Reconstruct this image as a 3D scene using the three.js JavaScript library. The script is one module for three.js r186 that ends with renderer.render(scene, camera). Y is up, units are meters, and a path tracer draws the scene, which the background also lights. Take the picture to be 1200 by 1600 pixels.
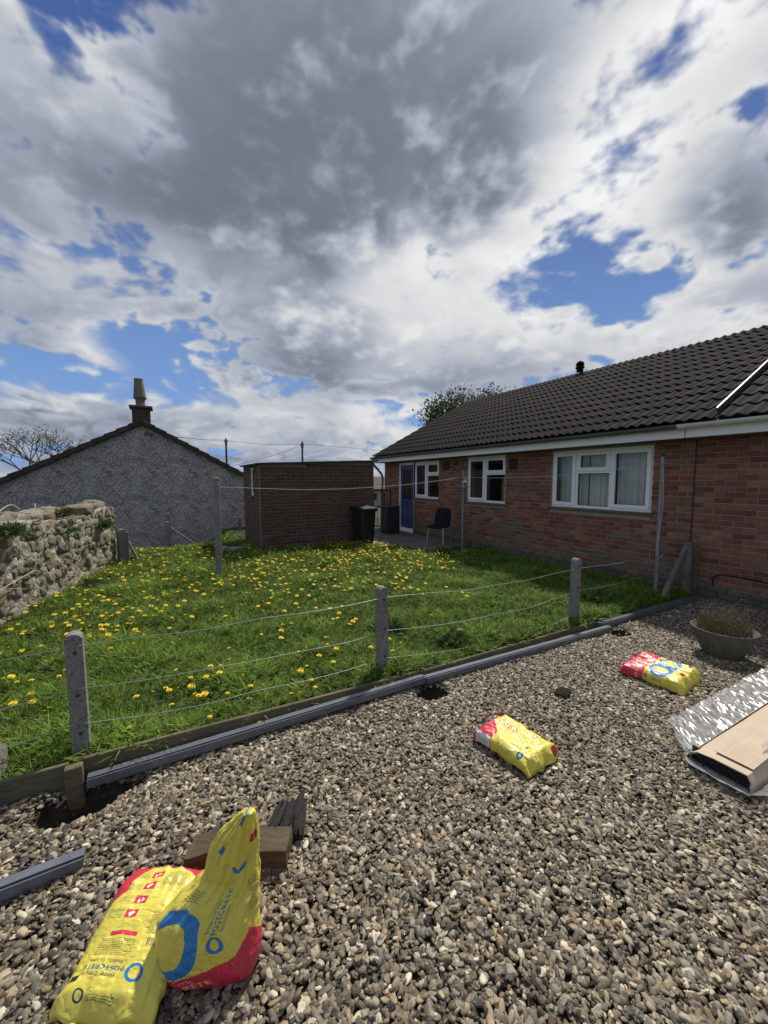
import * as THREE from 'three';
import { mergeGeometries, mergeVertices } from 'three/addons/utils/BufferGeometryUtils.js';

// ---------------------------------------------------------------- camera, sky, sun, exposure
const scene = new THREE.Scene();
const camera = new THREE.PerspectiveCamera(105.33, 0.75, 0.05, 1500);
camera.position.set(0, 1.6, 0);
camera.rotation.order = 'YXZ';
camera.rotation.set(-4.686 * Math.PI / 180, -29.5 * Math.PI / 180, 0);
const renderer = new THREE.WebGLRenderer({ antialias: true });
renderer.toneMapping = THREE.LinearToneMapping;
renderer.toneMappingExposure = 1.0;
renderer.shadowMap.enabled = true;

const sunDir = new THREE.Vector3(0.467, 0.819, -0.333).normalize();
const sun = new THREE.DirectionalLight(new THREE.Color(1, 0.94, 0.83), 4.4);
sun.position.copy(sunDir).multiplyScalar(40);
sun.castShadow = true;
sun.shadow.radius = 7;
sun.shadow.mapSize.set(4096, 4096);
Object.assign(sun.shadow.camera, { left: -22, right: 22, top: 22, bottom: -22, near: 1, far: 90 });
scene.add(sun, sun.target);

// seeded random numbers and noise
function rng(seed) { let a = seed >>> 0; return () => { a = (a + 0x6D2B79F5) | 0; let t = Math.imul(a ^ (a >>> 15), 1 | a); t = (t + Math.imul(t ^ (t >>> 7), 61 | t)) ^ t; return ((t ^ (t >>> 14)) >>> 0) / 4294967296; }; }
const R0 = rng(7);
const PERM = new Uint8Array(512); { const p = [...Array(256).keys()]; for (let i = 255; i > 0; i--) { const j = Math.floor(R0() * (i + 1)); [p[i], p[j]] = [p[j], p[i]]; } for (let i = 0; i < 512; i++) PERM[i] = p[i & 255]; }
const VAL = new Float32Array(256); for (let i = 0; i < 256; i++) VAL[i] = R0() * 2 - 1;
const fade = (t) => t * t * t * (t * (t * 6 - 15) + 10);
function noise3(x, y, z) {           // gradient noise, about -1..1
  const X = Math.floor(x), Y = Math.floor(y), Z = Math.floor(z); x -= X; y -= Y; z -= Z;
  const xi = X & 255, yi = Y & 255, zi = Z & 255, u = fade(x), v = fade(y), w = fade(z);
  const g = (h, a, b, c) => { h &= 15; const s = h < 8 ? a : b, t = h < 4 ? b : (h === 12 || h === 14 ? a : c); return ((h & 1) ? -s : s) + ((h & 2) ? -t : t); };
  const A = PERM[xi] + yi, B = PERM[xi + 1] + yi, AA = PERM[A] + zi, AB = PERM[A + 1] + zi, BA = PERM[B] + zi, BB = PERM[B + 1] + zi;
  const l = (a, b, t) => a + (b - a) * t;
  return l(l(l(g(PERM[AA], x, y, z), g(PERM[BA], x - 1, y, z), u), l(g(PERM[AB], x, y - 1, z), g(PERM[BB], x - 1, y - 1, z), u), v),
    l(l(g(PERM[AA + 1], x, y, z - 1), g(PERM[BA + 1], x - 1, y, z - 1), u), l(g(PERM[AB + 1], x, y - 1, z - 1), g(PERM[BB + 1], x - 1, y - 1, z - 1), u), v), w);
}
function fbm(x, y, z, n = 4) { let s = 0, a = 0.5, f = 1; for (let i = 0; i < n; i++) { s += a * noise3(x * f + i * 17.3, y * f - i * 9.1, z * f + i * 5.7); f *= 2.03; a *= 0.5; } return s; }
const sstep = (a, b, x) => { const t = Math.min(1, Math.max(0, (x - a) / (b - a))); return t * t * (3 - 2 * t); };
const lerp = (a, b, t) => a + (b - a) * t;

// broken spring cloud: banks and gaps given by azimuth (from -z towards +x), elevation and size in degrees, then broken up by noise
const COVER=[[-9.3,40.5,2.6,1.0,-0.80],[54.0,22.0,7.6,2.8,-0.80],[63.5,22.3,5.4,1.9,-0.66],[48.0,26.0,4.0,1.5,-0.26],[57.5,28.0,5.0,2.4,-0.22],[71.0,34.1,1.4,1.0,-0.50],[49.1,31.1,2.0,1.1,-0.40],[57.8,32.9,3.8,2.7,-0.22],[70.5,16.2,4.1,1.2,-0.60],[1.5,16.0,4.3,3.2,-0.75],[-3.2,17.3,2.6,1.9,-0.35],[-11.3,10.9,5.2,1.7,-0.55],[-9.0,23.1,4.8,1.3,-0.30],[-8.4,28.6,1.2,2.0,-0.22],[35.3,26.4,3.7,1.8,-0.30],[33.2,9.1,4.9,2.0,-0.50],[14.3,12.3,5.8,0.8,-0.35],[72.0,24.5,1.4,1.0,-0.30],[12.5,37.1,18.6,10.7,0.55],[39.9,39.4,11.1,11.1,0.40],[69.2,28.5,4.3,2.8,0.50],[69.2,20.9,3.7,1.3,0.75],[53.9,21.0,1.9,0.8,0.70],[-11.1,15.4,5.0,3.1,0.45],[17.0,18.8,9.5,5.6,0.45],[41.2,18.8,8.8,4.8,0.50],[62.9,15.9,5.8,1.7,0.85],[13.3,6.2,18.9,2.6,0.40],[-8.8,7.9,6.9,1.4,0.30],[-13.0,7.7,1.3,0.6,0.35]];
const BRIGHT=[[6.8,31.1,10.3,4.5,-0.16],[16.7,41.4,11.5,5.7,-0.04],[-6.9,31.1,5.8,4.4,-0.05],[20.4,14.4,8.0,1.6,-0.05],[31.3,12.5,5.0,1.6,-0.06],[17,19.5,10,4,0.14],[33,17.5,8,3.5,0.14],[-9,15,6,4,0.16],[13,7,16,2.5,0.12],[36,6,8,2.5,0.25],[69.3,28.0,3.8,2.4,-0.12],[-7.5,10.8,3.8,1.6,-0.05],[-5.8,37.3,3.5,2.6,0.42],[60.8,36.4,6.2,5.3,0.50],[67.2,40.6,3.4,1.9,0.35],[55.8,30.1,8.2,4.1,0.38],[40.1,26.8,7.9,3.6,0.30],[47.0,20.6,9.0,4.1,0.40],[62.9,16.2,6.4,1.9,0.65],[25.9,24.4,10.7,3.8,0.22],[69.5,21.0,3.2,1.3,0.50],[10.6,27.9,6.0,2.0,0.20],[13.3,8.8,13.6,2.5,0.28],[-1.2,11.6,4.2,1.4,0.10],[33.1,21.5,4.8,3.2,0.20]];
function blobs(list) { return list.map(([az, el, sa, se, a]) => { az *= Math.PI / 180; el *= Math.PI / 180; const ce = Math.cos(el), se_ = Math.sin(el), ca = Math.cos(az), sn = Math.sin(az);
  const m = Math.max(sa, se) * 3 * Math.PI / 180; return { c: [sn * ce, se_, -ca * ce], e: [ca, 0, sn], u: [-sn * se_, ce, ca * se_], sa: sa * Math.PI / 180, se: se * Math.PI / 180, a, m: Math.cos(Math.min(m, 1.5)) }; }); }
function field(list, x, y, z) { let s = 0; for (const b of list) { const d = x * b.c[0] + y * b.c[1] + z * b.c[2]; if (d < b.m) continue;
  const p = (x * b.e[0] + z * b.e[2]) / b.sa, q = (x * b.u[0] + y * b.u[1] + z * b.u[2]) / b.se; s += b.a * Math.exp(-0.5 * (p * p + q * q)); } return s; }
{
  const W = 3072, H = 1536, data = new Float32Array(W * H * 4), C1 = blobs(COVER), B1 = blobs(BRIGHT);
  for (let j = 0; j < H; j++) {
    const el = ((j + 0.5) / H - 0.5) * Math.PI, y = Math.sin(el), ce = Math.cos(el);
    for (let i = 0; i < W; i++) {
      const th = ((i + 0.5) / W - 0.5) * 2 * Math.PI, x = Math.cos(th) * ce, z = Math.sin(th) * ce, k = (j * W + i) * 4;
      if (y < -0.04) { data[k] = 0.16; data[k + 1] = 0.17; data[k + 2] = 0.16; data[k + 3] = 1; continue; }
      const hy = Math.max(y, 0) + 0.16, px = x / hy * 1.25, pz = z / hy * 1.25;
      const wx = fbm(px * 0.9 + 3, pz * 0.9, 1.5, 3), wz = fbm(px * 0.9 - 8, pz * 0.9 + 4, 7.5, 3);
      const qx = px + wx * 0.55, qz = pz + wz * 0.55;
      const big = fbm(qx * 0.8, qz * 0.8, 3.1, 3), n = fbm(qx * 2.3, qz * 2.3, 11.2, 6), soft = fbm(px * 1.3 + 40, pz * 1.3, 5.1, 4);
      // stand-up texture of the cumulus, measured on the sphere so that it is not only stretched sideways
      const puff = fbm(x * 9 + wx * 1.2, y * 15, z * 9 + wz * 1.2, 5), fine = fbm(x * 26 + wx, y * 44, z * 26 + wz, 4);
      const jx = (puff * 0.13 + fine * 0.05 + wx * 0.05), jy = (n * 0.10 + fine * 0.05), fx = x + jx, fy = y + jy, fz = z - jx * 0.6, fl = Math.hypot(fx, fy, fz);
      const cov = 0.24 + field(C1, fx / fl, fy / fl, fz / fl) + big * 0.5 + n * 0.75 + puff * 0.78 + fine * 0.50;
      const a = sstep(-0.16, 0.36, cov), thick = sstep(0.10, 0.9, cov);
      const near = Math.max(0, x * sunDir.x + y * sunDir.y + z * sunDir.z);
      let b = 0.32 + field(B1, fx / fl, fy / fl, fz / fl) * 0.70 + n * 0.18 + soft * 0.18 + puff * 0.44 + fine * 0.28 + 0.10 * Math.pow(near, 6) - 0.13 * thick;
      b += (1 - thick) * 0.20 * a;                                  // thin edges let the light through
      b = b < 0.30 ? 0.175 + 0.125 * Math.exp((b - 0.30) / 0.125) : b; if (b > 0.7) b = 0.7 + (b - 0.7) * 0.6;
      const up = sstep(0.0, 0.75, Math.max(y, 0));
      const sr = lerp(0.22, 0.055, up), sg = lerp(0.39, 0.115, up), sb = lerp(0.72, 0.34, up), g = 0.04 * Math.pow(near, 8);
      const warm = sstep(0.2, 0.8, b);
      data[k] = lerp(sr + g, b * lerp(0.85, 1.0, warm), a); data[k + 1] = lerp(sg + g, b * lerp(0.97, 1.005, warm), a); data[k + 2] = lerp(sb + g, b * lerp(1.24, 1.01, warm), a); data[k + 3] = 1;
    }
  }
  const sky = new THREE.DataTexture(data, W, H, THREE.RGBAFormat, THREE.FloatType);
  sky.mapping = THREE.EquirectangularReflectionMapping; sky.magFilter = THREE.LinearFilter; sky.minFilter = THREE.LinearFilter; sky.colorSpace = THREE.LinearSRGBColorSpace; sky.needsUpdate = true;
  scene.background = sky; scene.environment = sky;
}

// ---------------------------------------------------------------- helpers
const used = {};
function numbered(n) { if (!(n in used)) { used[n] = 0; return n; } used[n]++; return `${n}_${String(used[n]).padStart(3, '0')}`; }
function shade(o) { o.castShadow = true; o.receiveShadow = true; return o; }
function part(name, geo, mat, parent, label) { const m = shade(new THREE.Mesh(geo, mat)); m.name = name; if (label) m.userData.label = label; parent.add(m); return m; }
function thing(name, label, category, pos = [0, 0, 0], turn = 0, group) { const g = new THREE.Group(); g.name = numbered(name); g.position.set(...pos); g.rotation.y = turn; g.userData = { label, category }; if (group) g.userData.group = group; scene.add(g); return g; }
function one(name, geo, mat, label, category, pos = [0, 0, 0], turn = 0, group) { const m = shade(new THREE.Mesh(geo, mat)); m.name = numbered(name); m.position.set(...pos); m.rotation.y = turn; m.userData = { label, category }; if (group) m.userData.group = group; scene.add(m); return m; }
function structure(name, geo, mat) { const m = shade(new THREE.Mesh(geo, mat)); m.name = numbered(name); m.userData = { kind: 'structure' }; scene.add(m); return m; }
function sub(name, parent) { const g = new THREE.Group(); g.name = name; parent.add(g); return g; }
function stuffOf(o, label, category) { o.userData.kind = 'stuff'; if (label) o.userData.label = label; if (category) o.userData.category = category; return o; }
function move(g, x, y, z) { g.translate(x, y, z); return g; }
// uv in metres, chosen per face by its main direction
function metreUV(g, jig = 0) {
  const q = g.index ? g.toNonIndexed() : g, p = q.attributes.position, uv = new Float32Array(p.count * 2), a = new THREE.Vector3(), b = new THREE.Vector3(), c = new THREE.Vector3();
  for (let i = 0; i < p.count; i += 3) { a.fromBufferAttribute(p, i); b.fromBufferAttribute(p, i + 1).sub(a); c.fromBufferAttribute(p, i + 2).sub(a); b.cross(c); const nx = Math.abs(b.x), ny = Math.abs(b.y), nz = Math.abs(b.z);
    for (let k = 0; k < 3; k++) { const x = p.getX(i + k), y = p.getY(i + k), z = p.getZ(i + k); let u, v; if (ny >= nx && ny >= nz) { u = x; v = z; } else if (nx >= nz) { u = z; v = y; } else { u = x; v = y; } uv[(i + k) * 2] = u + jig; uv[(i + k) * 2 + 1] = v + jig * 0.7; } }
  q.setAttribute('uv', new THREE.BufferAttribute(uv, 2)); return q;
}
function box(w, h, d, x = 0, y = 0, z = 0, bev = 0) {              // chamfered block, 44 triangles
  if (!bev) return metreUV(move(new THREE.BoxGeometry(w, h, d), x, y, z), x + z);
  const hw = w / 2, hh = h / 2, hd = d / 2, b = Math.min(bev, hw * 0.9, hh * 0.9, hd * 0.9), pos = [], idx = [];
  const id = (sx, sy, sz, ax) => ((sx > 0 ? 4 : 0) + (sy > 0 ? 2 : 0) + (sz > 0 ? 1 : 0)) * 3 + ax;
  for (const sx of [-1, 1]) for (const sy of [-1, 1]) for (const sz of [-1, 1]) { pos.push(sx * hw, sy * (hh - b), sz * (hd - b), sx * (hw - b), sy * hh, sz * (hd - b), sx * (hw - b), sy * (hh - b), sz * hd); }
  const tri = (a, b_, c, n) => { const A = new THREE.Vector3(...pos.slice(a * 3, a * 3 + 3)), B = new THREE.Vector3(...pos.slice(b_ * 3, b_ * 3 + 3)), C = new THREE.Vector3(...pos.slice(c * 3, c * 3 + 3)); const cr = B.clone().sub(A).cross(C.clone().sub(A)); if (cr.dot(new THREE.Vector3(...n)) < 0) idx.push(a, c, b_); else idx.push(a, b_, c); };
  const quad = (a, b_, c, d_, n) => { tri(a, b_, c, n); tri(a, c, d_, n); };
  for (const s of [-1, 1]) { quad(id(s, -1, -1, 0), id(s, 1, -1, 0), id(s, 1, 1, 0), id(s, -1, 1, 0), [s, 0, 0]); quad(id(-1, s, -1, 1), id(1, s, -1, 1), id(1, s, 1, 1), id(-1, s, 1, 1), [0, s, 0]); quad(id(-1, -1, s, 2), id(1, -1, s, 2), id(1, 1, s, 2), id(-1, 1, s, 2), [0, 0, s]); }
  for (const s of [-1, 1]) for (const t of [-1, 1]) { quad(id(s, t, -1, 0), id(s, t, 1, 0), id(s, t, 1, 1), id(s, t, -1, 1), [s, t, 0]); quad(id(s, -1, t, 0), id(s, 1, t, 0), id(s, 1, t, 2), id(s, -1, t, 2), [s, 0, t]); quad(id(-1, s, t, 1), id(1, s, t, 1), id(1, s, t, 2), id(-1, s, t, 2), [0, s, t]); }
  for (const s of [-1, 1]) for (const t of [-1, 1]) for (const r of [-1, 1]) tri(id(s, t, r, 0), id(s, t, r, 1), id(s, t, r, 2), [s, t, r]);
  const g = new THREE.BufferGeometry(); g.setAttribute('position', new THREE.Float32BufferAttribute(pos, 3)); g.setIndex(idx); const q = metreUV(g, x * 0.37 + z * 0.21 + y * 0.13); q.computeVertexNormals(); q.translate(x, y, z); return q;
}
function cyl(r0, r1, h, seg, x = 0, y = 0, z = 0, open = false) { return move(new THREE.CylinderGeometry(r1, r0, h, seg, 1, open), x, y + h / 2, z); }
function bar(a, b, r0, r1 = r0, seg = 8) { const A = new THREE.Vector3(...a), B = new THREE.Vector3(...b), L = A.distanceTo(B), g = new THREE.CylinderGeometry(r1, r0, L, seg); g.applyQuaternion(new THREE.Quaternion().setFromUnitVectors(new THREE.Vector3(0, 1, 0), B.clone().sub(A).normalize())); const m = A.add(B).multiplyScalar(0.5); return move(g, m.x, m.y, m.z); }
function tube(pts, r, seg = 40, rad = 6) { return new THREE.TubeGeometry(new THREE.CatmullRomCurve3(pts.map((p) => new THREE.Vector3(...p))), seg, r, rad, false); }
function merged(list) { return mergeGeometries(list.map((g) => { const q = g.index ? g.toNonIndexed() : g; for (const k of Object.keys(q.attributes)) if (!['position', 'normal', 'uv', 'color'].includes(k)) q.deleteAttribute(k); return q; }), false); }
function tint(g, c) { const n = g.attributes.position.count, a = new Float32Array(n * 3); for (let i = 0; i < n; i++) { a[i * 3] = c[0]; a[i * 3 + 1] = c[1]; a[i * 3 + 2] = c[2]; } g.setAttribute('color', new THREE.BufferAttribute(a, 3)); return g; }
function bend(g, f) { const p = g.attributes.position, v = new THREE.Vector3(); for (let i = 0; i < p.count; i++) { v.fromBufferAttribute(p, i); f(v); p.setXYZ(i, v.x, v.y, v.z); } return g; }
const col = (r, g, b) => new THREE.Color().setRGB(r, g, b);

// ---------------------------------------------------------------- textures and materials (base colours are linear)
function pnoise(x, y, per, s) { // tileable value noise, -1..1
  const X = Math.floor(x), Y = Math.floor(y), u = fade(x - X), v = fade(y - Y), h = (i, j) => VAL[PERM[(PERM[((i % per) + per) % per + (s & 63)] + ((j % per) + per) % per) & 255]];
  return lerp(lerp(h(X, Y), h(X + 1, Y), u), lerp(h(X, Y + 1), h(X + 1, Y + 1), u), v);
}
function pf(u, v, per, oct, s) { let t = 0, a = 0.5; for (let i = 0; i < oct; i++) { t += a * pnoise(u * per, v * per, per, s + i * 7); per *= 2; a *= 0.55; } return t; }
function tex(size, metres, fn, srgb = false) { const d = new Uint8Array(size * size * 4); for (let j = 0; j < size; j++) for (let i = 0; i < size; i++) { const c = fn(i / size, j / size), k = (j * size + i) * 4; for (let m = 0; m < 3; m++) d[k + m] = Math.max(0, Math.min(255, (Array.isArray(c) ? c[m] : c) * 255)); d[k + 3] = 255; }
  const t = new THREE.DataTexture(d, size, size); t.wrapS = t.wrapT = THREE.RepeatWrapping; t.magFilter = THREE.LinearFilter; t.minFilter = THREE.LinearMipmapLinearFilter; t.generateMipmaps = true; t.repeat.set(1 / metres, 1 / metres); if (srgb) t.colorSpace = THREE.SRGBColorSpace; t.needsUpdate = true; return t; }
const spots = (u, v, per, s, lim) => { const n = pf(u, v, per, 2, s); return n > lim ? 1 : 0; };
const grainT = tex(512, 0.6, (u, v) => 0.80 + 0.22 * pf(u, v, 12, 5, 3) + 0.12 * pf(u, v, 90, 2, 9) - 0.12 * spots(u, v, 70, 5, 0.34));
const grainB = tex(512, 0.6, (u, v) => 0.5 + 0.4 * pf(u, v, 60, 3, 21) + 0.25 * pf(u, v, 12, 3, 33));
const concT = tex(512, 0.5, (u, v) => { const n = 0.80 + 0.20 * pf(u, v, 6, 5, 11) + 0.16 * pf(u, v, 80, 2, 4); const l = spots(u, v, 22, 15, 0.30), d = spots(u, v, 30, 27, 0.36); return [n + 0.10 * l - 0.30 * d, n + 0.11 * l - 0.29 * d, n + 0.07 * l - 0.27 * d]; });
const concB = tex(512, 0.5, (u, v) => 0.5 + 0.35 * pf(u, v, 80, 2, 4) + 0.3 * pf(u, v, 20, 3, 14) - 0.35 * spots(u, v, 44, 40, 0.33));
const roughT = tex(1024, 1.1, (u, v) => { const a = pnoise(u * 120, v * 120, 120, 5), b = pnoise(u * 74, v * 74, 74, 8), d = pnoise(u * 41, v * 41, 41, 28), c = pf(u, v, 5, 4, 12); const t = 0.42 + 0.24 * a + 0.25 * b + 0.10 * d + 0.15 * c; return [t, t * 0.98, t * 0.97]; });
const roughB = tex(1024, 1.1, (u, v) => 0.5 + 0.3 * pnoise(u * 120, v * 120, 120, 5) + 0.35 * pnoise(u * 56, v * 56, 56, 8));
const woodT = tex(512, 1.0, (u, v) => { const w = pf(u, v, 3, 3, 5) * 0.10, g = pnoise(u * 6, (v + w) * 120, 120 , 7), k = pf(u, v, 4, 4, 19); const t = 0.72 + 0.16 * g + 0.24 * k + 0.08 * pnoise(u * 30, v * 256, 256, 3); return [t, t, t * 0.98]; });
const tileT = tex(512, 0.7, (u, v) => { const n = 0.72 + 0.25 * pf(u, v, 8, 5, 41) + 0.16 * pf(u, v, 120, 1, 2); const m = pf(u, v, 10, 4, 77) > 0.30 ? 1 : 0; return [n + 0.14 * m, n + 0.16 * m, n + 0.06 * m]; });
const soilT = tex(512, 0.8, (u, v) => { const n = 0.55 + 0.4 * pf(u, v, 14, 5, 51) + 0.2 * pf(u, v, 120, 1, 3); return [n, n * 0.96, n * 0.9]; });
const soilB = tex(512, 0.8, (u, v) => 0.5 + 0.5 * pf(u, v, 20, 5, 51));
function std(r, g, b, rough = 0.9, o = {}) { return new THREE.MeshStandardMaterial({ color: col(r, g, b), roughness: rough, ...o }); }
const M = {};
function matte(r, g, b, rough, o = {}) { return new THREE.MeshPhysicalMaterial({ color: col(r, g, b), roughness: rough, specularIntensity: 0.35, ...o }); }
M.mortar = std(0.38, 0.33, 0.28, 0.95, { map: grainT, bumpMap: grainB, bumpScale: 0.004 });
const BRICK = [[0.2826, 0.0909, 0.0606], [0.2312, 0.0757, 0.054], [0.3169, 0.1258, 0.0791], [0.2998, 0.1485, 0.0948], [0.3426, 0.194, 0.1239], [0.197, 0.0757, 0.0553], [0.3083, 0.1393, 0.0962], [0.2655, 0.1227, 0.0882], [0.334, 0.1485, 0.0869], [0.2398, 0.1061, 0.0765]];
M.brick = BRICK.map((c) => std(...c, 0.92, { map: grainT, bumpMap: grainB, bumpScale: 0.004 }));
M.brickV = std(1, 1, 1, 0.92, { map: grainT, bumpMap: grainB, bumpScale: 0.004, vertexColors: true });
const MOSSY = [[0.1875, 0.15, 0.0825], [0.2125, 0.144, 0.0935], [0.1625, 0.138, 0.088], [0.2, 0.168, 0.11]];
M.mossy = MOSSY.map((c) => std(...c, 0.95, { map: grainT, bumpMap: grainB, bumpScale: 0.004 }));
const SHED = [[0.1207, 0.0616, 0.043], [0.1058, 0.055, 0.04], [0.138, 0.0759, 0.052], [0.0943, 0.0495, 0.037], [0.1127, 0.0671, 0.047], [0.1288, 0.0605, 0.041]];
M.shed = SHED.map((c) => std(...c, 0.94, { map: grainT, bumpMap: grainB, bumpScale: 0.005 }));
const PLINTH = [[0.168, 0.138, 0.11], [0.192, 0.1552, 0.1265], [0.144, 0.1207, 0.099]];
M.plinth = PLINTH.map((c) => std(...c, 0.95, { map: concT, bumpMap: grainB, bumpScale: 0.004 }));
const TILE = [[0.0121, 0.0096, 0.0088], [0.0144, 0.0113, 0.0102], [0.0104, 0.0083, 0.0078], [0.0167, 0.0126, 0.0112]];
M.tile = TILE.map((c) => matte(...c, 0.92, { map: tileT, bumpMap: grainB, bumpScale: 0.003 }));
M.tileV = matte(1, 1, 1, 0.92, { map: tileT, bumpMap: grainB, bumpScale: 0.003, vertexColors: true });
const OLDTILE = [[0.03, 0.0265, 0.0207], [0.0252, 0.0225, 0.0179], [0.0372, 0.0328, 0.0241], [0.0282, 0.0282, 0.0196]];
M.oldtile = OLDTILE.map((c) => matte(...c, 0.9, { map: concT, bumpMap: concB, bumpScale: 0.005 }));
M.upvc = new THREE.MeshPhysicalMaterial({ color: col(0.88, 0.89, 0.91), roughness: 0.35, clearcoat: 0.2 });
M.seal = std(0.03, 0.03, 0.032, 0.7);
M.whiteTrim = std(0.82, 0.83, 0.84, 0.45);
M.gutterGrey = std(0.12, 0.125, 0.13, 0.55, { map: grainT });
M.gutterWhite = std(0.62, 0.64, 0.66, 0.42);
M.glass = new THREE.MeshPhysicalMaterial({ color: col(0.93, 0.96, 0.95), roughness: 0.03, transmission: 1, thickness: 0, ior: 1.52 });
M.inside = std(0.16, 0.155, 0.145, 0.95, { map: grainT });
M.curtain = new THREE.MeshPhysicalMaterial({ color: col(0.84, 0.86, 0.86), roughness: 1, transmission: 0.3, thickness: 0, side: THREE.DoubleSide });
M.concrete = std(0.27, 0.26, 0.25, 0.95, { map: concT, bumpMap: concB, bumpScale: 0.006 });
M.slab = std(0.17, 0.16, 0.14, 0.95, { map: concT, bumpMap: concB, bumpScale: 0.004 });
M.rough = std(0.86, 0.82, 0.79, 0.97, { map: roughT, bumpMap: roughB, bumpScale: 0.012 });
M.galv = std(0.30, 0.32, 0.35, 0.5, { metalness: 0.45, map: grainT });
M.wire = std(0.34, 0.35, 0.35, 0.45, { metalness: 0.6 });
M.cord = std(0.58, 0.53, 0.44, 0.9);
M.black = std(0.012, 0.012, 0.014, 0.55, { map: grainT });
M.darkMetal = std(0.02, 0.02, 0.022, 0.6);
M.timber = std(0.20, 0.165, 0.095, 0.9, { map: woodT, bumpMap: woodT, bumpScale: 0.003 });
M.timberGreen = std(0.155, 0.145, 0.085, 0.9, { map: woodT, bumpMap: woodT, bumpScale: 0.003 });
M.timberGrey = std(0.23, 0.21, 0.185, 0.92, { map: woodT, bumpMap: woodT, bumpScale: 0.004 });
M.soil = std(0.060, 0.046, 0.033, 1, { map: soilT, bumpMap: soilB, bumpScale: 0.02 });
M.turf = std(0.040, 0.050, 0.018, 1, { map: soilT, bumpMap: soilB, bumpScale: 0.02 });
M.pasture = std(0.07, 0.11, 0.03, 1, { map: soilT });
M.felt = std(0.05, 0.048, 0.046, 0.9, { map: concT, bumpMap: concB, bumpScale: 0.004 });

// ---------------------------------------------------------------- ground
const HOLES = [[-0.43, -2.33, 0.15, 0.10, 0.17], [-0.27, -2.36, 0.11, 0.055, 0.10], [1.72, -2.30, 0.11, 0.085, 0.13], [4.17, -2.27, 0.13, 0.09, 0.08]];
function holeAt(x, z) { let h = 0; for (const [hx, hz, rx, rz, d] of HOLES) { const q = ((x - hx) / rx) ** 2 + ((z - hz) / rz) ** 2; if (q < 3) h = Math.max(h, d * Math.exp(-q * q * 0.8)); } return h; }
function gravelY(x, z) { let y = 0.008 * fbm(x * 2.5, z * 2.5, 1, 3) * 2; y -= holeAt(x, z); y += 0.03 * Math.exp(-((x + 0.05) ** 2 * 6 + (z + 1.98) ** 2 * 30)); y -= 0.03 * sstep(3, 6, x); return y; }
function lawnY(x, z) {
  let y = 0.035 + 0.05 * fbm(x * 0.8, z * 0.8, 4, 3) - 0.03 * sstep(3, 6, x);
  y -= 0.5 * sstep(-9.6, -12.2, z) * (1 - sstep(0.9, 1.9, x));
  y -= 1.1 * sstep(-14, -22, z) + 1.1 * sstep(-2.4, -7, x) * sstep(-2.5, -5, z);
  return Math.max(y, -1.12);
}
function sheet(x0, x1, z0, z1, nx, nz, fy) { const g = new THREE.PlaneGeometry(1, 1, nx, nz); bend(g, (v) => { const x = x0 + (v.x + 0.5) * (x1 - x0), z = z0 + (v.y + 0.5) * (z1 - z0); v.set(x, fy(x, z), z); }); const uv = g.attributes.uv, p = g.attributes.position; for (let i = 0; i < p.count; i++) uv.setXY(i, p.getX(i), p.getZ(i)); const ix = g.index.array; for (let i = 0; i < ix.length; i += 3) { const t = ix[i]; ix[i] = ix[i + 1]; ix[i + 1] = t; } g.computeVertexNormals(); return g; }
{ const g = new THREE.CircleGeometry(900, 64); g.rotateX(-Math.PI / 2); g.translate(0, -1.1, 0); const p = g.attributes.position, uv = g.attributes.uv; for (let i = 0; i < p.count; i++) uv.setXY(i, p.getX(i), p.getZ(i)); structure('ground', g, M.pasture); }
structure('gravel_bed', sheet(-7, 6.44, -2.48, 5, 300, 170, (x, z) => gravelY(x, z) - 0.012), M.soil);
structure('lawn', sheet(-9, 13, -25, -2.50, 130, 130, (x, z) => lawnY(x, z)), M.turf);

// ---------------------------------------------------------------- brickwork
const brickCache = {};
function brickGeo(len, h, variant) {      // face at z = 0, joints run back 35 mm; softened arrises
  const key = `${Math.round(len * 1000)}_${h}_${variant}`; if (brickCache[key]) return brickCache[key];
  const r = rng(variant * 31 + 5), j = () => (r() - 0.5) * 0.004, hl = len / 2, hh = h / 2, b = 0.005, pos = [], idx = [];
  const P = (x, y, z) => pos.push(x + (j() * 0.7), y + j() * 0.7, z) / 3 - 1;
  const f = [[-1, -1], [1, -1], [1, 1], [-1, 1]].map(([a, c]) => P(a * (hl - b), c * (hh - b), 0));
  const m = [[-1, -1], [1, -1], [1, 1], [-1, 1]].map(([a, c]) => P(a * hl, c * hh, -b));
  const k = [[-1, -1], [1, -1], [1, 1], [-1, 1]].map(([a, c]) => P(a * hl, c * hh, -0.035));
  idx.push(f[0], f[1], f[2], f[0], f[2], f[3]);
  for (let i = 0; i < 4; i++) { const n = (i + 1) % 4; idx.push(m[i], m[n], f[n], m[i], f[n], f[i], k[i], k[n], m[n], k[i], m[n], m[i]); }
  let g = new THREE.BufferGeometry(); g.setAttribute('position', new THREE.Float32BufferAttribute(pos, 3)); g.setIndex(idx);
  g = metreUV(g, variant * 0.173); g.computeVertexNormals(); return (brickCache[key] = g);
}
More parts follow.
